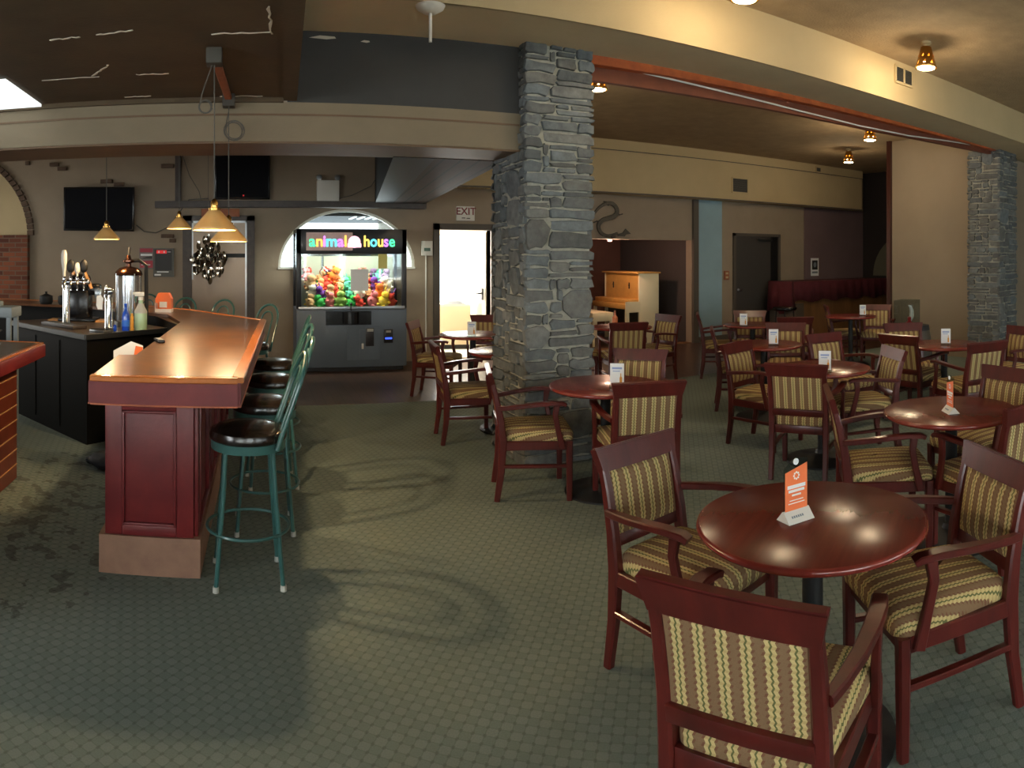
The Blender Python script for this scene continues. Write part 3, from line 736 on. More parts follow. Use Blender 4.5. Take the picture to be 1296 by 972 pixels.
for mx, my, fx, fy, lb in CH:
    l = math.hypot(fx, fy); fx /= l; fy /= l
    loc = (mx + .30 * fx, my + .30 * fy, 0); rz = math.atan2(-fx, fy)
    if chair0 is None:
        chair0 = make_chair(lb); chair0.location = loc; chair0.rotation_euler = (0, 0, rz)
    else: dup(chair0, loc, rz, lb)

# ================================================================== ROUND TABLES
def make_table(label):
    t = thing('round_table', label, 'table', group='round mahogany pedestal tables in the dining area')
    w = MB(); w.mi = 0; w.lathe([(0, .722), (.385, .722), (.396, .728), (.4, .737), (.397, .746), (.388, .7505), (0, .7505)], seg=72)
    for fc in w.bm.faces:
        if fc.normal.z < .9 or fc.calc_center_median().z < .74: fc.material_index = 1
    w.bm.normal_update()
    for fc in w.bm.faces: fc.material_index = 0 if fc.normal.z > .98 else 1
    w.build('table_top', ['tabletop', 'tableedge'], t, smooth=50)
    w = MB(); w.lathe([(0, .0), (.29, .0), (.29, .012), (.26, .022), (.12, .04), (.055, .06), (.045, .09), (0, .09)], seg=40); w.build('base', 'metal_black', t)
    w = MB(); w.lathe([(0, .08), (.036, .08), (.036, .70), (0, .70)], seg=20); w.build('column', 'metal_black', t)
    w = MB(); w.box((0, 0, .71), (.5, .05, .02)); w.box((0, 0, .71), (.05, .5, .02)); w.build('top_bracket', 'metal_black', t)
    return t
def pol(px, d): a = (px - 314) / 870; return (d * math.sin(a), d * math.cos(a))
TB = [
 (1.735, 1.615, 'nearest round mahogany table with the large orange sign on it'),
 (3.457, 2.11, 'round mahogany table on the right carrying a thin edge-on orange sign'),
 (4.15, 3.76, 'round table with the white and amber card, behind the dark back-turned armchair'),
 (2.41, 4.21, 'round table touching the front of the stone pillar, with a white card on it'),
 (4.84, 5.19, 'middle far round table with a white card, behind the sunlit half-shaded armchair'),
 (6.16, 6.83, 'farthest dark round table in front of the grey door'),
 (6.02, 3.76, 'round table with a white card before the second stone pillar'),
 (2.57, 7.58, 'round table reflecting white glare in front of the exit doorway'),
 (2.45, 6.12, 'round table half hidden behind the left side of the stone pillar'),
 (4.6, 7.62, 'round table in front of the cream piano, mostly behind armchairs'),
 (8.07, 6.72, 'round table in the dark corner by the maroon-draped counter'),
]
table0 = None
for i, (x, y, lb) in enumerate(TB):
    if table0 is None: table0 = make_table(lb); table0.location = (x, y, 0); table0.rotation_euler = (0, 0, .5)
    else: dup(table0, (x, y, 0), .5 + i * .4, lb)

# ------------------------------------------------------------------ table cards
def lines(w, rows, z0, y):
    for (x0, x1, z, h) in rows: w.b(x0, x1, y - .0006, y, z0 + z, z0 + z + h)
def make_orange_sign(label):
    t = thing('table_sign', label, 'sign', group='clear acrylic signs with orange cards')
    w = MB(); w.vprism([(-.052, .03), (.052, .03), (.052, .205), (.02, .205), (.0, .214), (-.014, .206), (-.052, .178)], (0, .002, 0), (1, 0, 0), (0, 0, 1), .004); w.build('acrylic_panel', 'acrylic', t, smooth=0)
    w = MB(); w.vprism([(-.049, .03), (.049, .03), (.049, .188), (-.049, .165)], (0, -.003, 0), (1, 0, 0), (0, 0, 1), .001)
    c = w.build('orange_card', 'orangepaper', t, smooth=0)
    w = MB(); lines(w, [(-.035, .035, .095, .009), (-.04, .04, .108, .012), (-.02, .02, .082, .006), (-.03, .03, .066, .003), (-.036, .036, .056, .003)], 0, -.0042)
    for k in range(8):
        a = k * PI / 4; w.box((.011 * math.cos(a), -.0045, .15 + .011 * math.sin(a)), (.006, .0008, .006))
    w.build('lettering', 'paper', c, smooth=0)
    w = MB(); w.lathe([(0, 0), (.011, 0), (.011, .004), (0, .004)], (-.004, -.004, .199), 20, Vector((0, -1, 0))); w.build('hook_disc', 'paper', t)
    w = MB(); w.vprism([(-.035, 0), (.035, 0), (.004, .034), (-.004, .034)], (.056, 0, 0), (0, 1, 0), (0, 0, 1), -.112)
    b_ = w.build('base', 'white', t, smooth=0)
    w = MB(); q = Matrix.Translation((0, -.0195, .017)) @ Matrix.Rotation(-.74, 4, 'X')
    for k in range(6): w.box(q @ Vector((-.03 + k * .009, 0, 0)), (.006, .001, .008), rot=q.to_3x3().to_4x4())
    w.build('base_print', 'greyplastic', b_, smooth=0)
    return t
s1 = make_orange_sign('orange card in clear acrylic holder on the nearest round table')
px, py = pol(1007, 2.36); s1.location = (px, py, .7505); s1.rotation_euler = (0, 0, -.10)
px, py = pol(1203, 3.98); dup(s1, (px, py, .7505), -2.2, 'orange card sign seen edge-on on the right-hand round table')
def make_white_card(label):
    t = thing('table_card', label, 'card', group='white drink cards in clear stands')
    w = MB(); w.b(-.05, .05, -.002, .002, .012, .17); w.vprism([(-.03, 0), (.03, 0), (.004, .02), (-.004, .02)], (.052, 0, 0), (0, 1, 0), (0, 0, 1), -.104); w.build('clear_stand', 'acrylic', t, smooth=0)
    w = MB(); w.b(-.048, .048, -.004, -.002, .02, .168); c = w.build('printed_card', 'paper', t, smooth=0)
    w = MB(); w.mi = 0; w.b(-.034, .034, -.0052, -.004, .128, .142); w.b(-.03, .02, -.0052, -.004, .112, .118)
    w.mi = 1; w.vprism([(.018, .03), (.034, .03), (.034, .07), (.029, .08), (.029, .1), (.023, .1), (.023, .08), (.018, .07)], (0, -.004, 0), (1, 0, 0), (0, 0, 1), .0012); w.build('printed_bottle', ['paperblue', 'amberprint'], c, smooth=0)
    return t
CARDS = [(781, 4.72, 'white drink card on the table touching the stone pillar'), (1044, 5.35, 'white card with amber bottle print behind the dark back-turned armchair'),
         (979, 6.95, 'white card on the middle far table'), (941, 8.85, 'white card on the farthest table before the grey door'),
         (1197, 7.0, 'white card on the table before the second stone pillar'), (597, 7.75, 'small white card on the table by the exit doorway'),
         (1092, 10.45, 'small dim white card in the dark corner near the maroon cloth')]
cd = None
for px, d, lb in CARDS:
    x, y = pol(px, d); a = -(px - 314) / 870 + random.uniform(-.15, .15)
    if cd is None: cd = make_white_card(lb); cd.location = (x, y, .7505); cd.rotation_euler = (0, 0, a)
    else: dup(cd, (x, y, .7505), a, lb)

# ================================================================== BAR
bar = thing('bar_counter', 'L-shaped bar with copper-brown varnished top and barn-red panelled base', 'bar', (0, 0, 0))
outer = [(-.05, 3.27), (.14, 6.3), (-.63, 7.5), (-1.6, 8.45), (-3.4, 8.9)]
inner = [(-3.4, 8.3), (-1.9, 7.9), (-.80, 6.85), (-.60, 6.08), (-.66, 4.02), (-.76, 4.0), (-.76, 3.27)]
w = MB(); w.prism(outer + inner, 1.04, 1.07); w.build('bar_top', 'bartop', bar, smooth=0)
w = MB()   # raised orange-brown edge rail round the outside
R = [(-.76, 3.27), (-.05, 3.27), (.14, 6.3), (-.63, 7.5), (-1.6, 8.45), (-3.4, 8.9)]
w.mi = 0
for a, b_ in zip(R, R[1:]):
    w.ribbon([(a[0], a[1], 1.062), (b_[0], b_[1], 1.062)], .06, .028, side=Vector((b_[1] - a[1], a[0] - b_[0], 0)))
w.build('edge_rail', 'barrail', bar)
w = MB()
R2 = [(-.76, 4.0), (-.76, 3.27), (-.05, 3.27), (.14, 6.3), (-.63, 7.5)]
for a, b_ in zip(R2, R2[1:]):
    w.ribbon([(a[0], a[1], .992), (b_[0], b_[1], .992)], .028, .115, side=Vector((b_[1] - a[1], a[0] - b_[0], 0)))
fs_ = w.build('fascia', 'barred', bar)
w = MB()
for a, b_ in zip(R2, R2[1:]):
    w.ribbon([(a[0], a[1], .936), (b_[0], b_[1], .936)], .034, .008, side=Vector((b_[1] - a[1], a[0] - b_[0], 0)))
w.build('worn_edge', 'wornedge', fs_)
# carcass
w = MB(); w.prism([(-.745, 3.55), (-.28, 3.55), (-.20, 6.15), (-.78, 7.05), (-1.75, 8.05), (-3.3, 8.5), (-3.3, 8.4), (-1.85, 7.98), (-.95, 7.0), (-.62, 6.1), (-.70, 4.0), (-.745, 4.0)], .0, 1.04)
w.build('carcass', 'blackcounter', bar, smooth=0)
def panel(w, o, u, W, z0, z1, n, fr=.075):
    """framed raised panel on a plane"""
    o = Vector(o); u = Vector(u).normalized(); n = Vector(n).normalized()
    rot = Matrix((u, n, Vector((0, 0, 1)))).transposed().to_4x4()
    def bb(a, b_, c, d, t):
        w.box(o + u * ((a + b_) / 2) + Vector((0, 0, (c + d) / 2)) + n * (t / 2), (b_ - a, t, d - c), rot=rot, bev=.004)
    bb(fr * .5, W - fr * .5, z0 + .01, z1 - .01, .008)
    bb(0, fr, z0, z1, .022); bb(W - fr, W, z0, z1, .022); bb(fr, W - fr, z1 - fr, z1, .022); bb(fr, W - fr, z0, z0 + fr * .6, .022)
    for (a, b_, c, d) in ((fr, fr + .014, z0 + .05, z1 - fr), (W - fr - .014, W - fr, z0 + .05, z1 - fr), (fr, W - fr, z1 - fr - .014, z1 - fr), (fr, W - fr, z0 + fr * .6, z0 + fr * .6 + .014)): bb(a, b_, c, d, .03)
w = MB(); panel(w, (-.745, 3.55, 0), (1, 0, 0), .465, .2, .94, (0, -1, 0), .09); w.build('end_panel', 'barred', bar)
for k in range(4):
    w = MB(); a = k * .65; d = Vector((.08, 2.6, 0)).normalized(); panel(w, Vector((-.28, 3.55, 0)) + d * a, d, .65, .2, .94, (1, -.03, 0), .08); w.build('side_panel', 'barred', bar)
w = MB(); w.prism([(-.775, 3.515), (-.245, 3.515), (-.17, 6.15), (-.2, 6.2), (-.775, 4.0)], 0, .2); w.build('plinth', 'plinth', bar, smooth=0)

# left bar section clad in slats
lb_ = thing('slatted_counter', 'short bar counter with red-brown horizontal slats at the left edge', 'bar')
w = MB(); w.b(-3.2, -1.70, 2.6, 4.80, 0, .90); w.build('carcass', 'grout', lb_, smooth=0)
w = MB()
for k in range(8):
    z = .012 + k * .109; w.b(-3.2, -1.685, 2.585, 4.815, z, z + .1)
w.build('slat', 'siding', lb_, smooth=0)
for k in range(8):
    z = .112 + k * .109; w = MB(); w.b(-3.2, -1.682, 2.582, 4.818, z, z + .007); w.build('pale_edge', 'grout', lb_, smooth=0)
w = MB(); w.b(-3.3, -1.5, 2.45, 4.95, .90, .995, .01); w.build('fascia', 'barred', lb_)
w = MB(); w.b(-3.28, -1.53, 2.48, 4.92, .995, 1.005); w.build('counter_top', 'countertop', lb_, smooth=0)
w = MB(); w.b(-1.545, -1.515, 2.45, 4.95, .985, 1.008, .004); w.b(-3.3, -1.515, 4.92, 4.95, .985, 1.008, .004); w.build('edge_strip', 'barrail', lb_)

# black back counter with stainless edge
bc = thing('black_back_counter', 'black laminate service counter with taps and a steel edge inside the bar', 'counter')
P = [(-1.40, 5.86), (-.82, 6.55), (-1.75, 7.62), (-2.45, 6.92)]
w = MB(); w.prism(P, 0.0, .93); w.build('cabinet', 'blackcounter', bc, smooth=0)
P2 = [(-1.40, 5.80), (-.74, 6.55), (-1.75, 7.70), (-2.52, 6.92)]
w = MB(); w.prism(P2, .93, .965); w.build('worktop', 'countertop', bc, smooth=0)
w = MB()
for a, b_ in ((P2[0], P2[1]), (P2[3], P2[0])): w.ribbon([(a[0], a[1], .95), (b_[0], b_[1], .95)], .02, .05, side=Vector((b_[1] - a[1], a[0] - b_[0], 0)))
w.build('steel_edge', 'steel', bc)
for k in (.33, .66): w = MB(); x = P[0][0] * (1 - k) + P[3][0] * k; y = P[0][1] * (1 - k) + P[3][1] * k; w.box((x - .003, y - .003, .47), (.008, .008, .8)); w.build('door_gap', 'metal_black', bc)

# bar top wear mark of paper, napkin box, remote, papers
t = thing('menu_box', 'orange and white paper box standing on the bar top', 'box', (-.88, 7.18, 1.07), -.1)
w = MB(); w.vprism([(-.085, 0), (.085, 0), (.085, .14), (.055, .2), (-.055, .2), (-.085, .14)], (0, .05, 0), (1, 0, 0), (0, 0, 1), .1); w.build('body', 'orangepaper', t, smooth=0)
w = MB(); w.b(-.086, .086, -.053, .052, 0, .035); w.b(-.04, .04, -.054, -.05, .05, .11); w.b(-.06, -.09, -.05, .05, 0, .1); w.build('white_panel', 'paper', t, smooth=0)
t = thing('remote_control', 'small black remote lying on the bar top', 'remote', (-.60, 4.62, 1.071), .35)
w = MB(); w.box((0, 0, .012), (.045, .16, .022), bev=.006); w.build('body', 'blackgloss', t)
w = MB()
for i in range(3):
    for j in range(5): w.box((-.012 + i * .012, -.05 + j * .022, .024), (.007, .01, .003))
w.build('button', 'rubber', t, smooth=0)
t = thing('drink_menu', 'white folded paper with an orange corner standing behind the bar top', 'paper', (-.80, 4.55, .93), .3)
w = MB(); w.vprism([(-.10, 0), (.10, 0), (.10, .12), (.02, .15), (-.10, .09)], (0, 0, 0), (1, 0, 0), (0, .1, 1), .003); w.build('sheet', 'paper', t, smooth=0)
w = MB(); w.vprism([(.03, .03), (.095, .01), (.098, .11), (.05, .12)], (0, -.004, 0), (1, 0, 0), (0, .1, 1), .003); w.build('orange_print', 'orangepaper', t, smooth=0)
# dark bag on floor
w = MB(); w.ball((0, 0, .05), .17, (1.1, .8, .42), 3); w.ball((.12, -.06, .03), .1, (1.3, .7, .4), 3); w.ball((-.14, .05, .03), .07, (1.2, .9, .5), 3)
rr = random.Random(3)
for v in w.bm.verts: v.co += Vector((rr.uniform(-.012, .012), rr.uniform(-.012, .012), rr.uniform(-.008, .008))); v.co.z = max(v.co.z, .001)
tag(w.build('crumpled_bag', mat('dark_crumpled_cloth', (28, 32, 38), .6), smooth=70, loc=(-1.06, 5.3, 0)), 'dark crumpled bag on the floor between the bar and black counter', 'bag')

# ------------------------------------------------------------------ taps
CT = .965
def tap_tower(label, x, y, h, n, rz, handles):
    t = thing('beer_tap_tower', label, 'tap', (x, y, CT), rz)
    w = MB(); w.lathe([(0, 0), (.06, 0), (.06, .012), (.042, .02), (.038, .03), (.038, h - .03), (.046, h - .025), (.046, h), (0, h)], seg=28); w.build('column', 'chrome', t)
    w = MB(); w.tube([(-.04, 0, h + .03), (.02 + .065 * (n - 1), 0, h + .03)], .03, 14); w.ball((.02 + .065 * (n - 1), 0, h + .03), .032); w.build('manifold', 'chrome', t)
    for k in range(n):
        xx = -.02 + .065 * k
        w = MB(); w.tube([(xx, -.02, h + .03), (xx, -.09, h + .03), (xx, -.12, h + .0), (xx, -.125, h - .05)], [.014, .014, .011, .008], 10); w.lathe([(0, 0), (.014, 0), (.018, .02), (.01, .045), (0, .05)], (xx, -.08, h + .045), 12)
        fc = w.build('faucet', 'chrome', t)
        kind = handles[k]; w = MB(); b0 = h + .09
        if kind == 'tall_white': w.lathe([(0, 0), (.014, 0), (.016, .05), (.03, .15), (.03, .22), (.02, .26), (0, .265)], (xx, -.08, b0), 14); mm = 'white'
        elif kind == 'white': w.ball((xx, -.08, b0 + .08), .04, (.8, .5, 1.5)); w.tube([(xx, -.08, b0), (xx, -.08, b0 + .05)], .01); mm = 'white'
        elif kind == 'black': w.ball((xx, -.08, b0 + .1), .05, (.9, .4, 1.4)); w.tube([(xx, -.08, b0), (xx, -.08, b0 + .05)], .01); mm = 'black'
        else: w.vprism([(-.02, 0), (.02, 0), (.03, .1), (.01, .13), (-.03, .12), (-.035, .04)], (xx - .06, -.08, b0 - .22), (1, 0, 0), (0, 0, 1), .03); mm = 'paper'
        w.build('tap_handle', mm, fc, smooth=50)
    return t
tap_tower('tall chrome beer tap tower with white and black handles on the black counter', -1.82, 6.72, .40, 4, .26, ['tall_white', 'black', 'white', 'black'])
tap_tower('shorter chrome tap column in front of the glass drink dispenser', -1.30, 6.32, .33, 1, .2, ['label'])
t = thing('drip_tray', 'long brown drip tray in front of the tall tap tower', 'tray', (-1.79, 6.50, CT), -.75)
w = MB(); w.box((0, 0, .015), (.6, .16, .03), bev=.004); w.build('tray', 'darkwood', t)
w = MB(); w.box((0, 0, .032), (.56, .12, .004)); w.build('grate', 'steel', t, smooth=0)
t = thing('drip_tray', 'small steel grille tray below the shorter tap column', 'tray', (-1.33, 6.13, CT), -.65)
w = MB(); w.box((0, 0, .01), (.2, .12, .02), bev=.003); w.build('tray', 'steel', t)
w = MB()
for k in range(9): w.box((-.08 + k * .02, 0, .024), (.008, .11, .006))
w.build('grate', 'chrome', t, smooth=0)
t = thing('drink_dispenser', 'tall clear and chrome draught dispenser with domed lid and lever', 'dispenser', (-1.18, 6.72, CT))
w = MB(); w.lathe([(0, 0), (.15, 0), (.15, .05), (.135, .06), (0, .06)], seg=36); w.build('base', 'steel', t)
w = MB(); w.lathe([(0, .06), (.13, .06), (.13, .50), (0, .50)], seg=36); w.build('cylinder', 'steelglass', t)
w = MB(); w.lathe([(.135, .5), (.14, .51), (.13, .54), (.09, .575), (.03, .59), (.028, .62), (.06, .635), (.06, .65), (.03, .66), (.02, .70), (0, .70)], seg=36); w.build('lid', mat('dark_bronze', (92, 62, 50), .2, metal=.9), t)
w = MB(); w.tube([(0, 0, .68), (.01, 0, .78)], .013, 10); w.tube([(0, 0, .64), (.1, .02, .65), (.17, .04, .60), (.175, .04, .05)], .02, 10); w.build('lever', 'metal_black', t)
w = MB()
for k in range(4): a = k * PI / 2 + .6; w.tube([(.137 * math.cos(a), .137 * math.sin(a), .05), (.137 * math.cos(a), .137 * math.sin(a), .52)], .007, 8)
w.build('rod', 'chrome', t)
t = thing('beer_bottle', 'cobalt blue glass bottle on the black counter', 'bottle', (-1.13, 6.28, CT))
w = MB(); w.lathe([(0, 0), (.034, 0), (.036, .01), (.036, .13), (.03, .16), (.015, .19), (.013, .235), (.015, .24), (.015, .25), (0, .25)], seg=24); w.build('body', 'bluebottle', t)
w = MB(); w.lathe([(.0365, .04), (.0372, .04), (.0372, .10), (.0365, .10)], seg=24); w.build('label', mat('bright_blue_label', (40, 110, 220), .4), t)
t = thing('spray_bottle', 'clear spray bottle of pale green liquid with teal and white trigger', 'bottle', (-1.0, 6.35, CT))
w = MB(); w.lathe([(0, 0), (.055, 0), (.06, .01), (.06, .17), (.045, .2), (.022, .25), (.02, .28), (0, .28)], seg=24); w.build('body', 'greenliquid', t)
w = MB(); w.lathe([(.0602, .16), (.0605, .175), (.0455, .203), (.023, .25)], seg=24); w.build('clear_shoulder', 'rubber', t)
w = MB(); w.lathe([(0, .28), (.024, .28), (.024, .31), (0, .31)], seg=16); w.box((-.01, 0, .335), (.09, .028, .04), bev=.008); w.box((-.06, 0, .342), (.03, .02, .022), bev=.004); w.build('spray_head', 'white', t)
w = MB(); w.ribbon([(-.035, 0, .32), (-.05, 0, .29), (-.045, 0, .26)], .018, .012, side=(0, 1, 0)); w.build('trigger', 'greenplastic', t)
for k, (x, y, h, m_, lb) in enumerate([(-1.07, 6.27, .16, 'amberprint', 'slim pale tube standing between the blue bottle and spray bottle'), (-1.22, 6.22, .06, 'bluebottle', 'tiny blue cap lying beside the steel grille')]):
    w = MB(); w.lathe([(0, 0), (.016, 0), (.016, h * .8), (.01, h * .9), (.01, h), (0, h)], seg=14); tag(w.build(['slim_tube', 'bottle_cap'][k], m_, loc=(x, y, CT)), lb, 'bottle' if k == 0 else 'cap')
# black glass washer / coffee machine with amber wooden lever behind the taps
t = thing('coffee_grinder', 'black machine with amber wood lever behind the tall taps', 'machine', (-1.78, 7.10, CT))
w = MB(); w.box((0, 0, .17), (.26, .22, .34), bev=.04); w.box((.02, 0, .40), (.2, .18, .2), bev=.05); w.box((.16, 0, .34), (.16, .12, .12), bev=.03); w.box((0, 0, .02), (.4, .26, .03), bev=.005); w.build('body', 'blackgloss', t)
w = MB(); w.ribbon([(-.05, -.06, .50), (.0, -.06, .58), (.06, -.06, .56), (.13, -.06, .40), (.15, -.06, .35)], .05, .028, side=(0, 1, 0)); w.build('wooden_lever', 'beech', t)
w = MB(); w.box((.22, -.05, .3), (.08, .04, .1), bev=.01); w.build('spout', 'steel', t)
w = MB(); w.b(-.32, .32, -.1, .1, 0, .02); w.build('board', 'beech', t); 
# grey plastic stand on the left counter
t = thing('plastic_stand', 'grey plastic dispenser stand with legs beyond the slatted counter', 'stand', (-2.12, 5.55, 0))
w = MB(); w.box((0, 0, 1.18), (.36, .26, .09), bev=.012); w.box((-.08, 0, 1.24), (.2, .22, .05), bev=.01); w.build('tray', 'greyplastic', t)
for sx in (-.14, .14):
    for sy in (-.09, .09): w = MB(); w.b(sx - .018, sx + .018, sy - .018, sy + .018, 0, 1.14); w.build('leg', 'greyplastic', t)
t = thing('sink_tap', 'chrome tap and pipe beside the grey plastic stand', 'tap', (-1.82, 4.75, 1.005))
w = MB(); w.lathe([(0, 0), (.03, 0), (.025, .02), (.015, .03), (.015, .1), (0, .1)], seg=16); w.tube([(0, 0, .09), (0, 0, .13), (-.03, -.03, .15), (-.09, -.09, .13), (-.1, -.1, .09)], .011, 10); w.build('spout', 'chrome', t)
w = MB(); w.box((.01, .02, .1), (.05, .02, .012), bev=.003); w.build('lever', 'black', t)
for k, (x, y, lb) in enumerate([(-2.45, 8.1, 'small chrome pot in shadow on the far left of the bar'), (-2.2, 8.05, 'second small chrome pot in shadow beside the first, nearer the taps')]):
    w = MB(); w.lathe([(0, 0), (.07, 0), (.085, .03), (.08, .1), (.03, .12), (.012, .13), (.018, .15), (0, .155)], seg=24); tag(w.build('metal_pot', 'metal_black', loc=(x, y, 1.07)), lb, 'pot')

# ------------------------------------------------------------------ bar stools
def make_stool(label):
    t = thing('bar_stool', label, 'stool', group='green metal bar stools with black vinyl seats')
    w = MB(); w.lathe([(0, .715), (.185, .715), (.198, .725), (.2, .74), (.192, .765), (.16, .782), (.1, .79), (0, .792)], seg=40); w.build('seat', 'vinyl', t)
    w = MB(); w.lathe([(.186, .675), (.192, .675), (.192, .718), (.186, .718), (.17, .716), (.17, .677)], seg=40); w.build('seat_ring', 'green', t)
    for k in range(4):
        a = PI / 4 + k * PI / 2; c, s = math.cos(a), math.sin(a)
        w = MB(); w.tube([(.165 * c, .165 * s, .70), (.185 * c, .185 * s, .45), (.235 * c, .235 * s, .012)], .0125, 10); lg = w.build('leg', 'green', t)
        w = MB(); w.lathe([(0, 0), (.016, 0), (.0155, .028), (0, .028)], (.236 * c, .236 * s, 0), 12); w.build('rubber_tip', 'rubber', lg)
    w = MB(); n = 36; w.tube([(.212 * math.cos(2 * PI * i / n), .212 * math.sin(2 * PI * i / n), .27) for i in range(n)], .0085, 8, closed=True); w.build('foot_ring', 'green', t)
    def hoop(hw, z1, r):
        pts = []
        def yb(z): return -.135 - .16 * max(0, (z - .69)) / .45
        for i in range(7): z = .69 + (z1 - hw - .69) * i / 6; pts.append((-hw * (1 - .0 * i), yb(z), z))
        for i in range(1, 12): a = PI - PI * i / 12; z = z1 - hw + hw * math.sin(a); pts.append((hw * math.cos(a), yb(z), z))
        for i in range(6, -1, -1): z = .69 + (z1 - hw - .69) * i / 6; pts.append((hw, yb(z), z))
        return pts
    w = MB(); w.tube(hoop(.15, 1.15, 0), .0125, 10); w.build('back_hoop', 'green', t)
    w = MB(); w.tube(hoop(.075, 1.08, 0), .009, 8); w.build('inner_hoop', 'green', t)
    return t
st0 = make_stool('nearest green bar stool, standing clear in front of the red bar end')
st0.location = (.0, 3.55, 0); st0.rotation_euler = (0, 0, PI / 2 + .05)
for x, y, a, lb in [(.10, 4.22, PI / 2, 'second bar stool from the camera along the bar side'), (.17, 5.02, PI / 2 + .08, 'third bar stool from the camera along the bar side'),
                    (.22, 5.78, PI / 2 - .05, 'fourth and last bar stool in the row along the bar side'),
                    (.02, 6.98, 2.35, 'bar stool at the far corner of the bar, its hoop back before the pale wall'),
                    (-.42, 7.72, 2.6, 'bar stool beyond the bar, seen below the smoked mirror'), (-.86, 8.05, 2.75, 'bar stool beyond the bar, hoop back behind the orange box'),
                    (-1.38, 8.75, 2.9, 'leftmost bar stool beyond the bar, below the posters')]:
    dup(st0, (x, y, 0), a, lb)

# ------------------------------------------------------------------ pendants
def make_pendant(label, x, y, zr, top, dia, coil=None):
    t = thing('pendant_lamp', label, 'lamp', (x, y, zr), group='amber cone pendant lamps over the bar')
    k = dia / .26
    w = MB(); r = dia / 2; prof = [(r, 0), (r * .98, .012), (.035, .115 * k), (.028, .12 * k)]
    seg = 48; w.shell(prof, seg=seg)
    for i, v in enumerate(w.bm.verts):
        if i % 2: v.co.x *= .985; v.co.y *= .985
    o = w.build('shade', 'shade', t, smooth=20); sm = o.modifiers.new('thick', 'SOLIDIFY'); sm.thickness = .004
    w = MB(); w.lathe([(0, .112 * k), (.034, .112 * k), (.034, .13 * k), (.02, .135 * k), (.022, .16 * k), (.016, .175 * k), (.005, .185 * k), (0, .185 * k)], seg=20); w.build('cap', 'brass', t)
    w = MB(); w.tube([(0, 0, .18 * k), (0, 0, top - zr)], .004, 6); w.build('cord', 'cord', t)
    w = MB(); w.ball((0, 0, .055), .026, (1, 1, 1.2)); w.build('bulb', 'bulb', t)
    L = bpy.data.lights.new('pendant_glow', 'POINT'); L.energy = 1; L.color = (1, .72, .40); L.shadow_soft_size = .03
    lo = bpy.data.objects.new('pendant_glow', L); C.objects.link(lo); lo.parent = t; lo.location = (0, 0, .015); L['w'] = 1
    return t, L
PEND = []
for a in [('nearest and largest cone pendant over the bar, hung from the ceiling bracket', -.19, 3.87, 1.80, 2.82, .25),
          ('cone pendant just behind the nearest one, partly hidden by it', -.14, 4.96, 1.76, 2.82, .27),
          ('small cone pendant left of the nearest pair, beside the wall post', -.71, 7.07, 1.94, 3.3, .26),
          ('small cone pendant hanging in front of the wall television', -1.37, 6.56, 1.82, 3.3, .26)]:
    PEND.append(make_pendant(*a)[1])
t = thing('pendant_bracket', 'wooden slat with two junction boxes on the dark ceiling above the bar', 'bracket', (0, 0, 2.82))
w = MB(); w.ribbon([(-.19, 3.9, -.03), (-.14, 4.96, -.03)], .05, .035, side=(1, 0, 0)); w.build('wooden_slat', 'cedar', t)
for x, y in ((-.19, 3.87), (-.14, 4.96)):
    w = MB(); w.box((x, y, -.045), (.09, .1, .09), bev=.006); w.build('junction_box', mat('dull_box_metal', (66, 62, 54), .7), t)
def coil(label, c, r, n, up):
    w = MB(); pts = []
    for i in range(n * 20): a = 2 * PI * i / 20; rr_ = r * (1 + .15 * math.sin(i * .21)); pts.append((c[0] + rr_ * math.cos(a), c[1] + .015 * math.sin(i * .13), c[2] + rr_ * math.sin(a)))
    w.tube(pts, .004, 5); w.tube([(c[0] - r, c[1], c[2]), (c[0] - r * .6, c[1], c[2] + r * 2), (up[0], up[1], up[2])], .004, 5)
    tag(w.build('coiled_cable', 'cord'), label, 'cable')
coil('grey coil of spare cable hanging in front of the beam', (-.10, 4.90, 2.55), .065, 3, (-.135, 4.93, 2.74))
coil('small dark coil of cable beside the nearer pendant cord', (-.24, 3.88, 2.50), .035, 2, (-.2, 3.87, 2.74))
# ceiling light panel and tears
w = MB(); w.mi = 0; w.b(-2.4, -1.56, 4.24, 5.05, 2.80, 2.82); tag(w.build('ceiling_light_panel', 'ledwhite', smooth=0), 'white light panel set in the dark brown ceiling at upper left', 'light')
w = MB(); rr = random.Random(5)
for (xa, ya, xb, yb) in [(-1.35, 4.35, -.95, 4.36), (-.72, 4.35, -.5, 4.36), (-1.05, 3.56, -.88, 3.54), (-.8, 3.54, -.6, 3.5), (-1.6, 2.9, -.7, 2.86), (-.2, 3.6, .12, 3.58), (-1.0, 4.33, -.85, 4.1), (-.9, 4.95, -.7, 4.95), (-.2, 5.0, .1, 5.0), (.1, 3.2, .12, 3.6)]:
    n = 8; pts = [(xa + (xb - xa) * i / n + rr.uniform(-.008, .008), ya + (yb - ya) * i / n + rr.uniform(-.01, .01), 2.818) for i in range(n + 1)]
    w.ribbon(pts, [max(.003, rr.uniform(.004, .018)) for _ in pts], .004, side=(0, 1, 0) if abs(xb - xa) > abs(yb - ya) else (1, 0, 0))
struct(w.build('trim_11', 'tear', smooth=0))
w = MB()
for (x, z, a, b_) in [(.55, 3.27, .1, .018), (.87, 3.255, .035, .012)]: w.vprism([(-a, 0), (-a * .2, b_), (a * .9, b_ * .7), (a, 0), (a * .3, -b_ * .5)], (x, 5.06, z), (1, 0, 0), (0, 0, 1), .003)
struct(w.build('trim_12', 'tear', smooth=0))
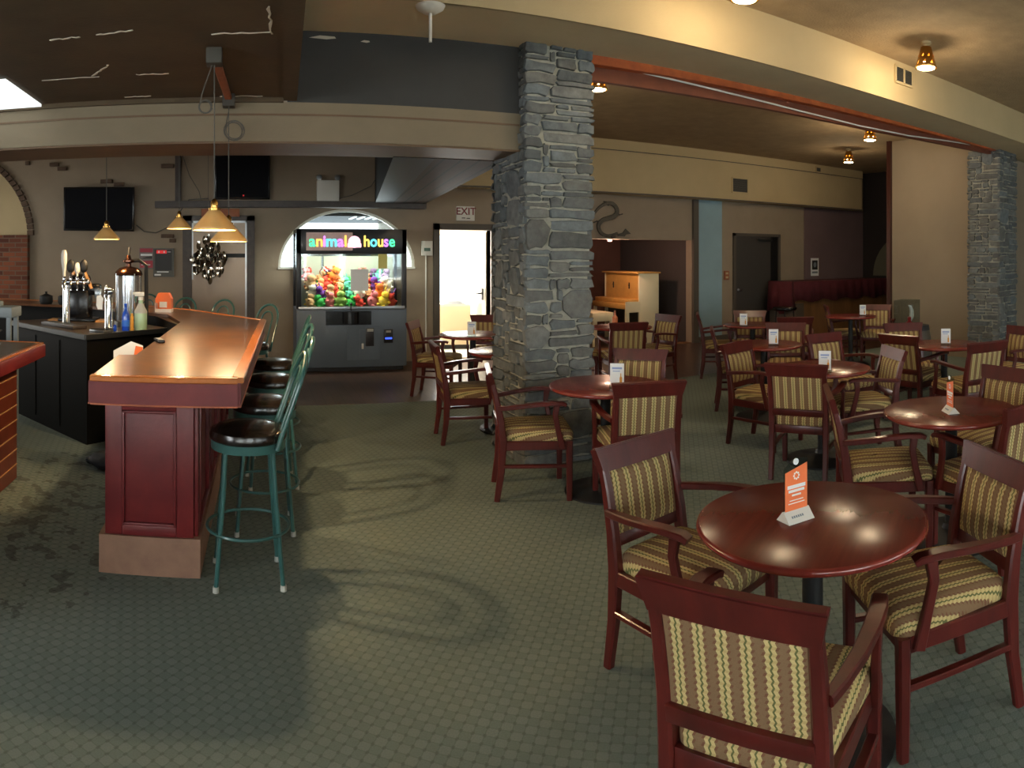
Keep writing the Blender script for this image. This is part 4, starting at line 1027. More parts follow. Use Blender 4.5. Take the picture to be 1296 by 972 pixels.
# sprinkler rose on the soffit
t = thing('ceiling_rod', 'white ceiling rose with a short rod hanging under the tan soffit', 'fitting', (1.20, 4.42, 3.32))
w = MB(); w.lathe([(0, -.05), (.04, -.05), (.09, -.02), (.1, 0), (0, 0)], seg=28); w.build('rose', 'white', t)
w = MB(); w.tube([(0, 0, -.04), (0, 0, -.24)], .011, 10); w.build('rod', 'white', t)

# ------------------------------------------------------------------ ceiling lamps (pierced copper cones)
def make_spot(label, px, py_, z, s=1.0):
    d = None
    t = thing('ceiling_lamp', label, 'lamp', (px, py_, z), group='pierced brass ceiling lamps')
    w = MB(); w.lathe([(0, 0), (.05 * s, 0), (.05 * s, -.02 * s), (.02 * s, -.03 * s), (.018 * s, -.06 * s), (0, -.06 * s)], seg=20); w.build('mount', 'cream', t)
    w = MB(); r0, r1, z0, z1, seg = .05 * s, .105 * s, -.055 * s, -.26 * s, 24; rows = 6
    ring = lambda q: [w.bm.verts.new(((r0 + (r1 - r0) * q) * math.cos(2 * PI * i / seg), (r0 + (r1 - r0) * q) * math.sin(2 * PI * i / seg), z0 + (z1 - z0) * q)) for i in range(seg)]
    R_ = [ring(j / rows) for j in range(rows + 1)]
    for j in range(rows):
        for i in range(seg):
            a, b_, c, e = R_[j][i], R_[j][(i + 1) % seg], R_[j + 1][(i + 1) % seg], R_[j + 1][i]
            if j in (2, 4) and i % 3 == (0 if j == 2 else 1):   # punched triangle
                w.bm.faces.new((a, b_, e)); continue
            w.bm.faces.new((a, b_, c, e))
    w.bm.faces.new(R_[0][::-1])
    o = w.build('pierced_shade', 'brass', t); sm = o.modifiers.new('thick', 'SOLIDIFY'); sm.thickness = .003
    w = MB(); w.lathe([(0, -.2 * s), (.05 * s, -.205 * s), (.09 * s, -.245 * s), (.085 * s, -.262 * s), (0, -.272 * s)], seg=28); w.build('bulb', 'glowlight', t)
    L = bpy.data.lights.new('lamp_beam', 'POINT'); L.energy = 1; L.color = (1, .78, .50); L.shadow_soft_size = .09
    lo = bpy.data.objects.new('lamp_beam', L); C.objects.link(lo); lo.parent = t; lo.location = (0, 0, -.285 * s)
    return L
SPOTS = []
for lb, x, y, z in [('brass ceiling lamp cut off by the top edge of the photo', *pol(942, 4.95), 3.76), ('largest pierced brass lamp, beside the double vent on the cream bulkhead', *pol(1172, 6.75), 3.76),
                    ('pierced brass lamp hanging just below the orange beam at right', *pol(1101, 10.45), 3.68), ('small dim brass lamp in the far dark corner', *pol(1074, 12.9), 3.68),
                    ('tiny brass lamp showing beside the upper edge of the stone pillar', *pol(756, 7.3), 3.68)]:
    SPOTS.append(make_spot(lb, x, y, z))

# white conduit across the orange beam
w = MB(); P_ = [(2.72, 3.30), (3.3, 3.255), (4.2, 3.22), (5.2, 3.19), (6.2, 3.175), (7.2, 3.20), (8.2, 3.27), (9.2, 3.33), (9.55, 3.33)]
w.tube([(x, 5.04, z) for x, z in P_], .009, 8); tag(w.build('white_conduit', 'white'), 'thin white cable sagging along the orange beam', 'cable')
# vents
def vent(label, x0, x1, y, z0, z1, split=False, m_='vent'):
    t = thing('wall_vent', label, 'vent', ((x0 + x1) / 2, y, (z0 + z1) / 2)); W, H = (x1 - x0) / 2, (z1 - z0) / 2
    w = MB(); w.b(-W, W, -.012, 0, -H, H); w.build('backing', 'metal_black' if m_ == 'vent' else m_, t, smooth=0)
    w = MB()
    for a, b_, c, d in ((-W - .01, W + .01, H - .01, H + .015), (-W - .01, W + .01, -H - .015, -H + .01), (-W - .015, -W + .01, -H, H), (W - .01, W + .015, -H, H)): w.b(a, b_, -.022, 0, c, d)
    if split: w.b(-.012, .012, -.022, 0, -H, H)
    w.build('frame', 'cream', t, smooth=0)
    w = MB(); n = 10
    for k in range(n): z = -H + .02 + (2 * H - .04) * k / (n - 1); w.b(-W, W, -.018, -.012, z - .004, z + .002)
    w.build('louvre', 'vent', t, smooth=0)
vent('double dark grille set in the cream bulkhead beside the large brass lamp', 5.95, 6.26, 4.34, 3.53, 3.70, True)
vent('square blue-grey grille on the cream bulkhead above the grey door', 8.72, 9.12, YB - .28, 2.92, 3.20, False, 'slate')
vent('tiny dark grille high on the far cream bulkhead', 11.1, 11.25, YB - .31, 3.52, 3.62)

# ------------------------------------------------------------------ back wall of the bar
def tv(label, x0, x1, y, z0, z1, tilt=0, led=False):
    W, H = (x1 - x0) / 2, (z1 - z0) / 2
    t = thing('television', label, 'television', ((x0 + x1) / 2, y, (z0 + z1) / 2)); t.rotation_euler = (.06, tilt, 0)
    w = MB(); w.box((0, 0, 0), (2 * W, .06, 2 * H), bev=.008); w.build('casing', 'blackgloss', t)
    w = MB(); w.b(-W + .025, W - .025, -.033, -.029, -H + .03, H - .025); w.build('screen', 'screen', t, smooth=0)
    w = MB(); w.box((0, .06, 0), (.3, .08, .25)); w.build('wall_bracket', 'metal_black', t, smooth=0)
    if led: w = MB(); w.box((.02, -.034, -H + .06), (.02, .004, .02)); w.build('power_light', 'redlamp', t, smooth=0)
tv('black flat television hung slightly crooked on the wall left of the posters', -2.86, -1.74, YB - .13, 2.05, 2.73, .02)
tv('black flat television standing on the dark ledge above the smoked mirror', -.51, .33, YB - .12, 2.52, 3.2, 0, True)
t = thing('emergency_light', 'small white emergency light box with two lamps on the dark ledge', 'light', (1.22, YB - .09, 2.50))
w = MB(); w.box((0, 0, .16), (.34, .1, .32), bev=.01); w.build('box', 'white', t)
for s in (-.14, .14): w = MB(); w.lathe([(0, 0), (.03, .0), (.045, .04), (0, .045)], (s, -.02, .36), 16, Vector((0, -1, .0))); w.build('lamp_head', 'steel', t)
for k, (x, z, wd) in enumerate([(-3.05, 3.12, .15), (-2.92, 3.05, .15), (-3.5, 3.16, .07), (-2.2, 2.83, .19), (-2.0, 2.78, .16), (-1.24, 3.05, .2), (-1.24, 1.97, .2), (-1.16, 1.9, .1)]):
    w = MB(); w.box((0, 0, 0), (wd, .05, .06), bev=.006)
    tag(w.build('exposed_brick', 'blockbrown', loc=(x, YB - .02, z)), 'single exposed brown brick showing through the taupe bar wall', 'brick', group='exposed bricks scattered on the taupe bar wall')
w = MB(); w.box((0, 0, 0), (.58, .07, .12), bev=.008); tag(w.build('cedar_block', 'cedar', loc=(-.42, YB - .1, 2.32)), 'reddish wooden block above the smoked mirror frame', 'block')
t = thing('framed_mirror', 'tall smoked mirror door in a dark frame behind the bar', 'mirror', (0, YB, 0))
w = MB(); w.b(-1.0, -.86, -.08, 0, .0, 2.28); w.b(-.02, .1, -.08, 0, 0, 2.28); w.b(-1.0, .1, -.08, 0, 2.2, 2.28); w.build('frame', 'darkwood', t, smooth=0)
w = MB(); w.b(-.86, -.02, -.03, 0, 0, 2.2); w.build('mirror', 'mirrorpanel', t, smooth=0)
w = MB(); w.b(-.86, -.02, -.045, -.03, 1.64, 1.7); w.build('rail', 'black', t, smooth=0)  # black strip standing in for a dark line reflected in the mirror
w = MB(); w.b(-.045, -.02, -.05, -.03, 0, 2.2); w.b(-.86, -.84, -.05, -.03, 1.3, 2.2); w.b(-.86, -.02, -.05, -.03, 2.17, 2.2); w.build('metal_edge', 'steel', t, smooth=0)
t = thing('hanging_metal_ornament', 'cluster of polished curved metal discs hanging before the smoked mirror', 'ornament', (-.58, YB - .55, 1.62))
w = MB(); rr = random.Random(9)
for k in range(60):
    a = rr.uniform(0, 2 * PI); q = rr.random() ** .5; x, z = .25 * q * math.cos(a), .34 * q * math.sin(a)
    R3 = Matrix.Rotation(rr.uniform(-.7, .7), 4, 'Z') @ Matrix.Rotation(rr.uniform(-.5, .5), 4, 'X')
    n0 = len(w.bm.verts); w.lathe([(0, 0), (.03, .004), (.055, .016), (.056, .018), (.03, .008), (0, .004)], (0, 0, 0), 14, Vector((0, -1, 0)))
    w.bm.verts.ensure_lookup_table(); bmesh.ops.transform(w.bm, matrix=Matrix.Translation((x, rr.uniform(-.07, .07), z)) @ R3 @ Matrix.Diagonal((.6, 1, 1.2, 1)), verts=w.bm.verts[n0:])
w.build('disc', 'silver', t, smooth=50)
w = MB(); w.tube([(0, 0, .3), (0, 0, 1.6)], .003, 5); w.build('cord', 'cord', t)
t = thing('wall_poster', 'red and grey poster on the bar wall beside the dispenser', 'poster', (-1.57, YB - .01, 1.62)); 
w = MB(); w.b(-.11, .11, -.004, 0, -.16, .17); w.build('sheet', mat('grey_poster', (120, 108, 106), .5), t, smooth=0)
w = MB(); w.mi = 0; w.b(-.10, .10, -.007, -.004, -.14, -.03); w.b(-.1, .1, -.007, -.004, .1, .16); w.mi = 1; w.b(-.08, .06, -.008, -.007, -.1, -.088); w.b(-.09, .09, -.008, -.004, .045, .075); w.mi = 2; w.vprism([(-.09, .0), (.0, .03), (.09, .04), (.09, .0)], (0, -.004, 0), (1, 0, 0), (0, 0, 1), .003); w.build('print', ['redprint', 'paper', 'slate'], t, smooth=0)
t = thing('notice_board', 'black framed dart scoreboard with a red display on the bar wall', 'scoreboard', (-1.30, YB - .02, 1.56))
w = MB(); w.b(-.16, .16, -.02, 0, -.22, .22); w.build('frame', 'vent', t, smooth=0)
w = MB(); w.b(-.13, .13, -.024, -.02, -.12, .2); w.build('board', 'black', t, smooth=0)
w = MB(); w.b(-.11, .05, -.028, -.024, .14, .19); w.build('display', 'redlamp', t, smooth=0)
w = MB(); w.b(-.08, -.06, -.031, -.028, .15, .18); w.b(0, .02, -.031, -.028, .15, .18); w.b(.06, .11, -.028, -.024, .16, .168); w.b(-.1, .08, -.028, -.024, -.15, -.135); w.b(-.14, -.04, -.026, -.02, -.2, -.175); w.build('print', 'paper', t, smooth=0)
w = MB(); w.tube([(-1.72, YB - .06, 2.14), (-1.6, YB - .04, 2.04), (-1.42, YB - .04, 2.02), (-1.2, YB - .04, 2.12), (-1.08, YB - .04, 2.3), (-.9, YB - .1, 2.52), (-.6, YB - .1, 2.54)], .009, 6); tag(w.build('hanging_cable', 'cord'), 'dark cable looping from the crooked television to the ledge', 'cable')
w = MB(); w.tube([(-1.02, YB - .03, 3.25), (-.9, YB - .03, 2.9), (-.75, YB - .05, 2.65), (-.72, YB - .05, 2.52)], .006, 6); tag(w.build('wall_cable', 'cord'), 'thin dark cable beside the wall post above the ledge', 'cable')
w = MB(); w.tube([(1.3, YB - .06, 2.52), (1.6, YB - .06, 2.6), (1.9, YB - .06, 2.75), (2.0, YB - .06, 2.9)], .006, 6); tag(w.build('wall_cable', 'cord'), 'thin dark cable rising from the emergency light box', 'cable')

# ------------------------------------------------------------------ games machine
t = thing('claw_machine', 'large blue-grey claw machine full of plush toys with glowing colour letters', 'arcade machine', (0, 0, 0)); CM = t
X0, X1, Y0, Y1 = .69, 2.30, 9.79, 10.5
w = MB(); w.b(X0, X1, Y0, Y1, .06, .90, .008); w.build('cabinet', 'machine', t)
w = MB(); w.b(X0 + .04, X1 - .04, Y0 + .04, Y1 - .02, 0, .06); w.build('plinth', 'black', t, smooth=0)
for a, b_ in ((X0, X0 + .07), (X1 - .07, X1)): w = MB(); w.b(a, b_, Y0, Y0 + .07, .90, 2.05, .006); w.build('corner_post', 'machine_dark', t)
for a, b_ in ((X0, X0 + .04), (X1 - .04, X1)): w = MB(); w.b(a, b_, Y1 - .04, Y1, .90, 2.05, .006); w.build('corner_post', 'machine_dark', t)
w = MB(); w.b(X0, X1, Y0, Y0 + .06, 1.69, 2.05, .006); w.b(X0, X1, Y0, Y1, 2.0, 2.05); h_ = w.build('header', 'machine_dark', t)
w = MB(); w.b(X0 + .07, X1 - .07, Y1 - .05, Y1 - .03, .90, 2.0); w.build('back_panel', 'machine_inside', t, smooth=0)
w = MB(); w.b(X0 + .07, X1 - .07, Y0 + .02, Y0 + .026, .93, 1.69); w.build('front_glass', 'glass', t, smooth=0)
for a in (X0 + .01, X1 - .016): w = MB(); w.b(a, a + .006, Y0 + .07, Y1 - .04, .93, 2.0); w.build('side_glass', 'glass', t, smooth=0)
w = MB(); w.b(X0 + .03, X1 - .03, Y0 - .012, Y0 + .03, .885, .935, .004); w.build('window_ledge', 'steel', t)
w = MB(); w.vprism([(-.33, 0), (.33, 0), (.33, -.2), (.15, -.2), (-.15, -.2), (-.33, -.2)], (1.44, Y0, .87), (1, 0, 0), (0, 0, 1), .02)
for i in range(8):
    a0, a1 = PI + PI * i / 8, PI + PI * (i + 1) / 8
    w.vprism([(.12 * math.cos(a0), .06 * math.sin(a0)), (.12 * math.cos(a1), .06 * math.sin(a1)), (0, 0)], (1.47, Y0 - .02, .86), (1, 0, 0), (0, 1, 0), -.17)
cp_ = w.build('control_panel', 'blackgloss', t, smooth=0)
w = MB(); w.tube([(1.47, Y0 - .04, .87), (1.47, Y0 - .04, .96)], .008, 8); w.ball((1.47, Y0 - .04, .97), .022); w.build('joystick', 'black', cp_)
w = MB(); w.b(1.60, 1.90, Y0 - .012, Y0, .20, .60); w.b(1.42, 1.9, Y0 - .006, Y0, .16, .66); w.build('service_door', 'machine', t, smooth=0)
w = MB(); w.b(1.69, 1.81, Y0 - .02, Y0, .36, .62, .003); w.mi = 1; w.b(1.71, 1.8, Y0 - .024, Y0 - .02, .57, .61); w.build('coin_slot', ['machine_dark', 'rubber'], t)
w = MB(); w.b(1.96, 2.09, Y0 - .02, Y0, .40, .60, .003); w.mi = 1; w.b(1.975, 2.075, Y0 - .025, Y0 - .02, .455, .48); w.mi = 2; w.b(1.99, 2.06, Y0 - .025, Y0 - .02, .55, .58); w.build('card_reader', ['machine_dark', 'blueled', 'rubber'], t)
w = MB(); w.b(1.63, 1.66, Y0 - .02, Y0, .32, .40, .004); w.build('lock', 'white', t)
w = MB(); w.b(1.475, 1.73, Y0 + .0, Y0 + .012, 1.16, 1.47); w.build('paper_notice', 'paper', t, smooth=0)
w = MB(); w.b(1.88, 2.01, Y0 + .005, Y0 + .015, 1.48, 1.69); w.build('yellow_notice', mat('yellow_notice_paper', (214, 206, 116), .6), t, smooth=0)
# claw and gantry
w = MB(); w.b(X0 + .1, X1 - .1, 10.1, 10.14, 1.66, 1.70); w.tube([(1.1, 10.12, 1.66), (1.1, 10.12, 1.5)], .02, 10)
for k in range(3): a = k * 2.09; w.tube([(1.1, 10.12, 1.5), (1.1 + .07 * math.cos(a), 10.12 + .07 * math.sin(a), 1.44), (1.1 + .03 * math.cos(a), 10.12 + .03 * math.sin(a), 1.37)], .007, 6)
w.build('claw', 'chrome', t)
# header picture and letters
def em(n, c, e=1.2): return mat(n, c, .4, emit=c, estr=e)
w = MB(); w.b(.83, 1.50, Y0 - .006, Y0, 1.74, 2.0); w.build('header_picture', mat('washed_pink_print', (172, 150, 140), .4, var=.2, scale=6, emit=(150, 120, 112), estr=.25), h_, smooth=0)
w = MB(); w.ball((0, 0, -.01), .09, (1, .12, .95), 3); w.box((0, -.004, -.06), (.2, .02, .06), bev=.008)
w.build('pink_emblem', em('pale_pink_glow', (255, 196, 214), 1.0), h_, loc=(1.525, Y0 - .008, 1.875))
w = MB()
for k in range(4): w.box((-.045 + .03 * k, 0, 0), (.018, .004, .05 - .008 * (k % 2)))
w.build('emblem_mark', em('cream_glow', (255, 240, 190), 1.4), h_, loc=(1.525, Y0 - .026, 1.87))
cols = {'g': em('green_letter', (70, 220, 150)), 'o': em('orange_letter', (255, 180, 80)), 'p': em('purple_letter', (205, 120, 255)), 'c': em('cyan_letter', (90, 220, 240)), 'y': em('yellow_letter', (255, 214, 90))}
def letters(s, cs, x0, x1):
    os_ = [text(ch, 'letter', .225, cols[c], h_, (0, 0, 0), ext=.004, off=.004) for ch, c in zip(s, cs)]
    ws = [(min(v.co.x for v in o.data.vertices), max(v.co.x for v in o.data.vertices)) for o in os_]
    tot = sum(b_ - a for a, b_ in ws); gap = .010; k = (x1 - x0 - gap * (len(s) - 1)) / tot; x = x0
    for o, (a, b_) in zip(os_, ws): o.scale = (k, 1, 1); o.location = (x - a * k, Y0 - .012, 1.80); x += (b_ - a) * k + gap
letters('animal', 'gopcpo', .87, 1.41); letters('house', 'ycypg', 1.665, 2.12)
lt = bpy.data.lights.new('machine_tube', 'AREA'); lt.shape = 'RECTANGLE'; lt.size = 1.3; lt.size_y = .1; lt.energy = 26; lt.color = (1, .97, .85)
lo = bpy.data.objects.new('machine_tube', lt); C.objects.link(lo); lo.parent = CM; lo.location = (1.5, 9.95, 1.95)
# plush toys
PCOL = [(230, 120, 40), (240, 200, 60), (70, 190, 90), (235, 130, 130), (110, 60, 150), (240, 235, 215), (220, 70, 50), (150, 190, 90), (140, 110, 150), (250, 170, 110), (90, 180, 150), (200, 160, 110)]
PN = ['orange', 'yellow', 'green', 'pink', 'purple', 'cream', 'red', 'lime green', 'mauve', 'peach', 'mint', 'tan']
protos = []
for i, c in enumerate(PCOL):
    w = MB(); s = .08
    w.ball((0, 0, s * .9), s, (1, .85, .95), 2); w.ball((0, -.01, s * 2.0), s * .72, (1, .9, .9), 2)
    for q in (-1, 1):
        if i % 3 == 0: w.ball((q * s * .6, 0, s * 2.5), s * .26, (1, .5, 1), 1)
        elif i % 3 == 1: w.ball((q * s * .35, .0, s * 2.9), s * .2, (.8, .5, 2.2), 1)
        else: w.ball((q * s * .72, 0, s * 2.1), s * .25, (.6, .6, 1.5), 1)
        w.ball((q * s * .95, -.02, s * 1.1), s * .34, (1, .8, .8), 1); w.ball((q * s * .5, -.05, s * .25), s * .38, (.9, 1.3, .7), 1)
    w.ball((0, -s * .62, s * 1.85), s * .26, (1.1, .7, .8), 1)
    o = w.build('plush_toy', mat('plush_' + PN[i].replace(' ', '_'), c, .95, var=.12, scale=40), smooth=80); protos.append([o, 0, i])
rr = random.Random(21)
for layer, (zz, n, yy) in enumerate([(.92, 9, 9.92), (.92, 9, 10.2), (1.04, 9, 10.02), (1.04, 8, 10.3), (1.16, 9, 10.1), (1.16, 9, 10.32), (1.28, 8, 10.2), (1.28, 8, 10.36)]):
    for k in range(n):
        x = .84 + 1.3 * (k + .5 + rr.uniform(-.2, .2)) / n
        if layer >= 6 and 1.25 < x < 1.6: continue
        pr = rr.choice(protos); o = pr[0]; i = pr[2]
        if pr[1]: o = pr[0].copy(); C.objects.link(o)
        pr[1] += 1
        o.location = (x, yy + rr.uniform(-.03, .03), zz); o.rotation_euler = (rr.uniform(-.3, .3), rr.uniform(-.5, .5), rr.uniform(-.9, .9)); k_ = rr.uniform(.8, 1.15); o.scale = (k_, k_, k_)
        tag(o, PN[i] + ' plush toy in the heap behind the claw machine glass', 'toy', group=PN[i] + ' plush toys in the claw machine')
for pr in protos:
    if not pr[1]: bpy.data.objects.remove(pr[0])

# ------------------------------------------------------------------ exit side
t = thing('exit_sign', 'white exit sign with dark red letters above the open doorway', 'sign', (3.44, YB - .03, 2.345))
w = MB(); w.b(-.15, .15, -.03, .03, -.115, .115, .004); w.build('panel', 'white', t)
text('EXIT', 'lettering', .165, mat('dark_red_letter', (120, 34, 34), .5), t, (0, -.034, .03), off=.002)
w = MB(); w.b(-.07, -.01, -.033, -.03, -.08, -.065); w.b(.01, .07, -.033, -.03, -.085, -.07); w.build('small_mark', mat('grey_letter', (90, 80, 76), .5), t, smooth=0)
t = thing('alarm_panel', 'small white alarm keypad with a green display left of the exit door', 'keypad', (2.80, YB - .03, 1.80))
w = MB(); w.b(-.09, .09, -.02, .02, -.13, .1, .004); w.build('case', 'white', t)
w = MB(); w.b(-.05, .05, -.024, -.02, -.06, -.01); w.build('display', mat('green_display', (60, 90, 70), .3), t, smooth=0)
w = MB(); w.tube([(2.79, YB - .01, 1.67), (2.79, YB - .01, .1)], .012, 6); tag(w.build('wall_conduit', 'white'), 'thin pale conduit running down the wall beside the games machine', 'pipe')
t = thing('wall_heater', 'pale metal heater unit inside the bright exit vestibule', 'heater', (3.72, 12.2, 0), -.2)
w = MB(); w.b(-.3, .3, -.5, .5, .08, .78, .02); w.build('cabinet', mat('beige_heater', (212, 190, 160), .6), t)
w = MB(); w.b(-.3, .3, -.48, .48, .78, .8); w.mi = 1
for k in range(12): w.b(-.2, .2, -.44 + k * .075, -.41 + k * .075, .8, .806)
w.build('grille', ['rubber', 'vent'], t, smooth=0)
w = MB(); w.b(-.28, .28, -.46, .46, 0, .08); w.build('foot', 'black', t, smooth=0)
# door switch on the tan wall
t = thing('light_switch', 'small dark red switch plate left of the grey door', 'switch', (8.80, YB - .02, 1.28))
w = MB(); w.b(-.06, .06, -.01, .02, -.09, .09, .003); w.build('plate', 'cedar', t)
for z in (.02, -.06): w = MB(); w.b(-.03, .03, -.016, -.01, z, z + .04); w.build('toggle', 'cream', t, smooth=0)
# notice on mauve wall
t = thing('wall_poster', 'small black and white notice on the mauve wall above the maroon cloth', 'poster', (11.37, YB - .03, 1.42))
w = MB(); w.b(-.13, .13, -.004, 0, -.2, .2); w.build('sheet', 'paper', t, smooth=0)
w = MB(); w.mi = 0; w.b(-.09, .09, -.008, -.004, -.06, .15); w.mi = 1; w.ball((0, -.008, .05), .05, (1, .1, 1.2), 2); w.b(-.09, .09, -.008, -.004, -.14, -.1); w.build('print', ['black', 'greyplastic'], t, smooth=0)
# iron serpent on the wall
t = thing('wall_sculpture', 'weathered iron lizard sculpture in an S shape above the alcove', 'sculpture', (6.15, YB - .05, 2.35))
S = [(-.42, -.02), (-.30, .13), (-.17, .22), (-.04, .25), (.06, .20), (.10, .10), (.04, .02), (-.08, -.02), (-.2, -.06), (-.28, -.15), (-.24, -.27), (-.12, -.33), (.02, -.31), (.12, -.27)]
pts = []
for i in range(len(S) - 1):
    for k in range(4):
        q = k / 4; p0 = S[max(i - 1, 0)]; p1 = S[i]; p2 = S[i + 1]; p3 = S[min(i + 2, len(S) - 1)]
        cr = lambda a, b_, c, d: .5 * ((2 * b_) + (-a + c) * q + (2 * a - 5 * b_ + 4 * c - d) * q * q + (-a + 3 * b_ - 3 * c + d) * q ** 3)
        pts.append((cr(p0[0], p1[0], p2[0], p3[0]), 0, cr(p0[1], p1[1], p2[1], p3[1])))
w = MB(); w.ribbon(pts, .03, [.035 + .045 * math.sin(PI * i / len(pts)) for i in range(len(pts))], side=(0, 1, 0)); w.build('body', 'iron', t)
w = MB(); w.vprism([(.1, -.30), (.22, -.27), (.27, -.2), (.38, -.29), (.28, -.30), (.24, -.34), (.12, -.33)], (0, .01, 0), (1, 0, 0), (0, 0, 1), .03); w.build('head', 'iron', t, smooth=0)
for (x, z, a) in ((-.08, .2, 1.9), (.1, .1, -.9), (-.26, -.12, 2.4), (-.05, -.3, -1.0)):
    w = MB(); w.tube([(x, 0, z), (x + .07 * math.cos(a), 0, z + .07 * math.sin(a)), (x + .12 * math.cos(a + .6), 0, z + .12 * math.sin(a + .6))], .011, 6); w.build('leg', 'iron', t)
# piano in the alcove
t = thing('upright_piano', 'cream painted upright piano with golden-lit front in the brown alcove', 'piano', (0, 0, 0))
w = MB(); w.b(7.02, 7.47, 10.98, 11.02, 0, 1.33, .004); w.b(7.02, 7.47, 12.26, 12.30, 0, 1.33, .004); w.b(7.3, 7.47, 11.02, 12.26, .0, 1.33); w.build('case', 'piano', t)
w = MB(); w.b(6.97, 7.5, 10.95, 12.33, 1.33, 1.36, .006); w.build('lid', 'piano_front', t)
w = MB(); w.b(7.03, 7.08, 11.02, 12.26, .82, 1.33); w.build('front_panel', 'piano_front', t, smooth=0)
w = MB()
for y in (11.35, 11.95): w = MB(); w.lathe([(0, 0), (.018, .0), (.012, .02), (0, .02)], (7.03, y, 1.1), 12, Vector((-1, 0, 0))); w.b(7.02, 7.03, y - .015, y + .015, 1.03, 1.15); w.build('candle_plate', 'metal_black', t)
w = MB(); w.b(6.72, 7.05, 11.0, 12.28, .66, .76, .006); w.b(6.78, 7.05, 11.0, 12.28, .76, .84, .01); w.build('key_bed', 'piano_front', t)
w = MB(); w.b(6.72, 7.05, 10.975, 11.0, .60, .80); w.build('key_block', 'piano', t, smooth=0)
for y in (10.98, 12.22): w = MB(); w.b(6.74, 6.80, y, y + .06, 0, .66); w.build('leg', 'piano', t, smooth=0)
w = MB(); w.b(7.08, 7.12, 11.02, 12.26, .05, .66); w.build('lower_panel', mat('olive_dark_panel', (62, 64, 50), .6), t, smooth=0)
t = thing('piano_bench', 'low cream bench in front of the piano, beside the pillar', 'bench', (6.25, 11.45, 0))
w = MB(); w.b(-.22, .22, -.45, .45, .46, .62, .01); w.build('seat', 'piano', t)
for sx in (-.18, .18):
    for sy in (-.4, .4): w = MB(); w.b(sx - .02, sx + .02, sy - .02, sy + .02, 0, .46); w.build('leg', 'piano', t, smooth=0)
t = thing('sauce_bottle', 'small orange bottle standing on the table before the piano', 'bottle', (4.62, 7.82, .7505))
w = MB(); w.lathe([(0, 0), (.035, 0), (.038, .01), (.038, .1), (.014, .13), (.012, .165), (0, .17)], seg=18); w.build('body', mat('orange_sauce', (200, 120, 80), .4), t)
w = MB(); w.lathe([(0, .16), (.015, .16), (.012, .19), (0, .19)], seg=14); w.build('cap', 'cedar', t)
t = thing('alcove_lamp', 'small pink-white lamp at the top of the alcove opening', 'lamp', (6.30, YB + .3, 1.93))
w = MB(); w.lathe([(0, 0), (.04, 0), (.045, .08), (.03, .1), (0, .1)], seg=16); w.build('bulb', mat('pinkish_lit_bulb', (255, 220, 205), .4, emit=(255, 205, 180), estr=1.3), t)
w = MB(); w.tube([(0, 0, .1), (0, 0, .67)], .008, 6); w.build('stem', 'metal_black', t)

# ------------------------------------------------------------------ draped counter in dark corner
t = thing('draped_counter', 'oak counter draped with a maroon cloth in the dark far corner', 'counter', (0, 0, 0))
w = MB(); w.b(9.75, 12.9, 9.55, 10.2, 0, 1.12); w.build('carcass', 'oak', t, smooth=0)
w = MB(); w.b(9.72, 9.95, 9.5, 10.25, 0, .72); w.build('end_panel', 'frame', t, smooth=0)
w = MB(); n = 60
top = []; bot = []
for i in range(n + 1):
    x = 9.68 + 3.25 * i / n; fold = .02 * math.sin(i * 1.3) + .012 * math.sin(i * 2.9)
    top.append(((x, 9.52, 1.15), (x, 10.24, 1.15))); bot.append((x + .01 * math.sin(i), 9.49 + fold, .76 + .03 * math.sin(i * .5)))
V = [[w.bm.verts.new(a[1]) for a in top], [w.bm.verts.new(a[0]) for a in top], [w.bm.verts.new(b_) for b_ in bot]]
for r0, r1 in zip(V, V[1:]):
    for i in range(n): w.bm.faces.new((r0[i], r0[i + 1], r1[i + 1], r1[i]))
E_ = [w.bm.verts.new((9.64 + .03 * math.sin(k * 2.2), 9.47 + .78 * k / 10, .55 + .05 * math.sin(k))) for k in range(11)]
Et = [w.bm.verts.new((9.67, 9.52 + .72 * k / 10, 1.15)) for k in range(11)]
for k in range(10): w.bm.faces.new((Et[k], Et[k + 1], E_[k + 1], E_[k]))
w.bm.faces.new((V[1][0], V[2][0], E_[0], Et[0]))
o = w.build('maroon_cloth', 'maroon', t, smooth=60); sm = o.modifiers.new('thick', 'SOLIDIFY'); sm.thickness = .006
t = thing('round_stool', 'black round stool beside the maroon-draped counter', 'stool', (8.62, 8.7, 0))
w = MB(); w.lathe([(0, .70), (.2, .70), (.22, .72), (.22, .745), (.2, .76), (0, .765)], seg=32); w.build('seat', 'blackgloss', t)
for k in range(4): a = PI / 4 + k * PI / 2; w = MB(); w.tube([(.15 * math.cos(a), .15 * math.sin(a), .7), (.2 * math.cos(a), .2 * math.sin(a), 0)], .011, 8); w.build('leg', 'metal_black', t)
w = MB(); w.tube([(.18 * math.cos(2 * PI * i / 24), .18 * math.sin(2 * PI * i / 24), .3) for i in range(24)], .008, 6, closed=True); w.build('foot_ring', 'metal_black', t)
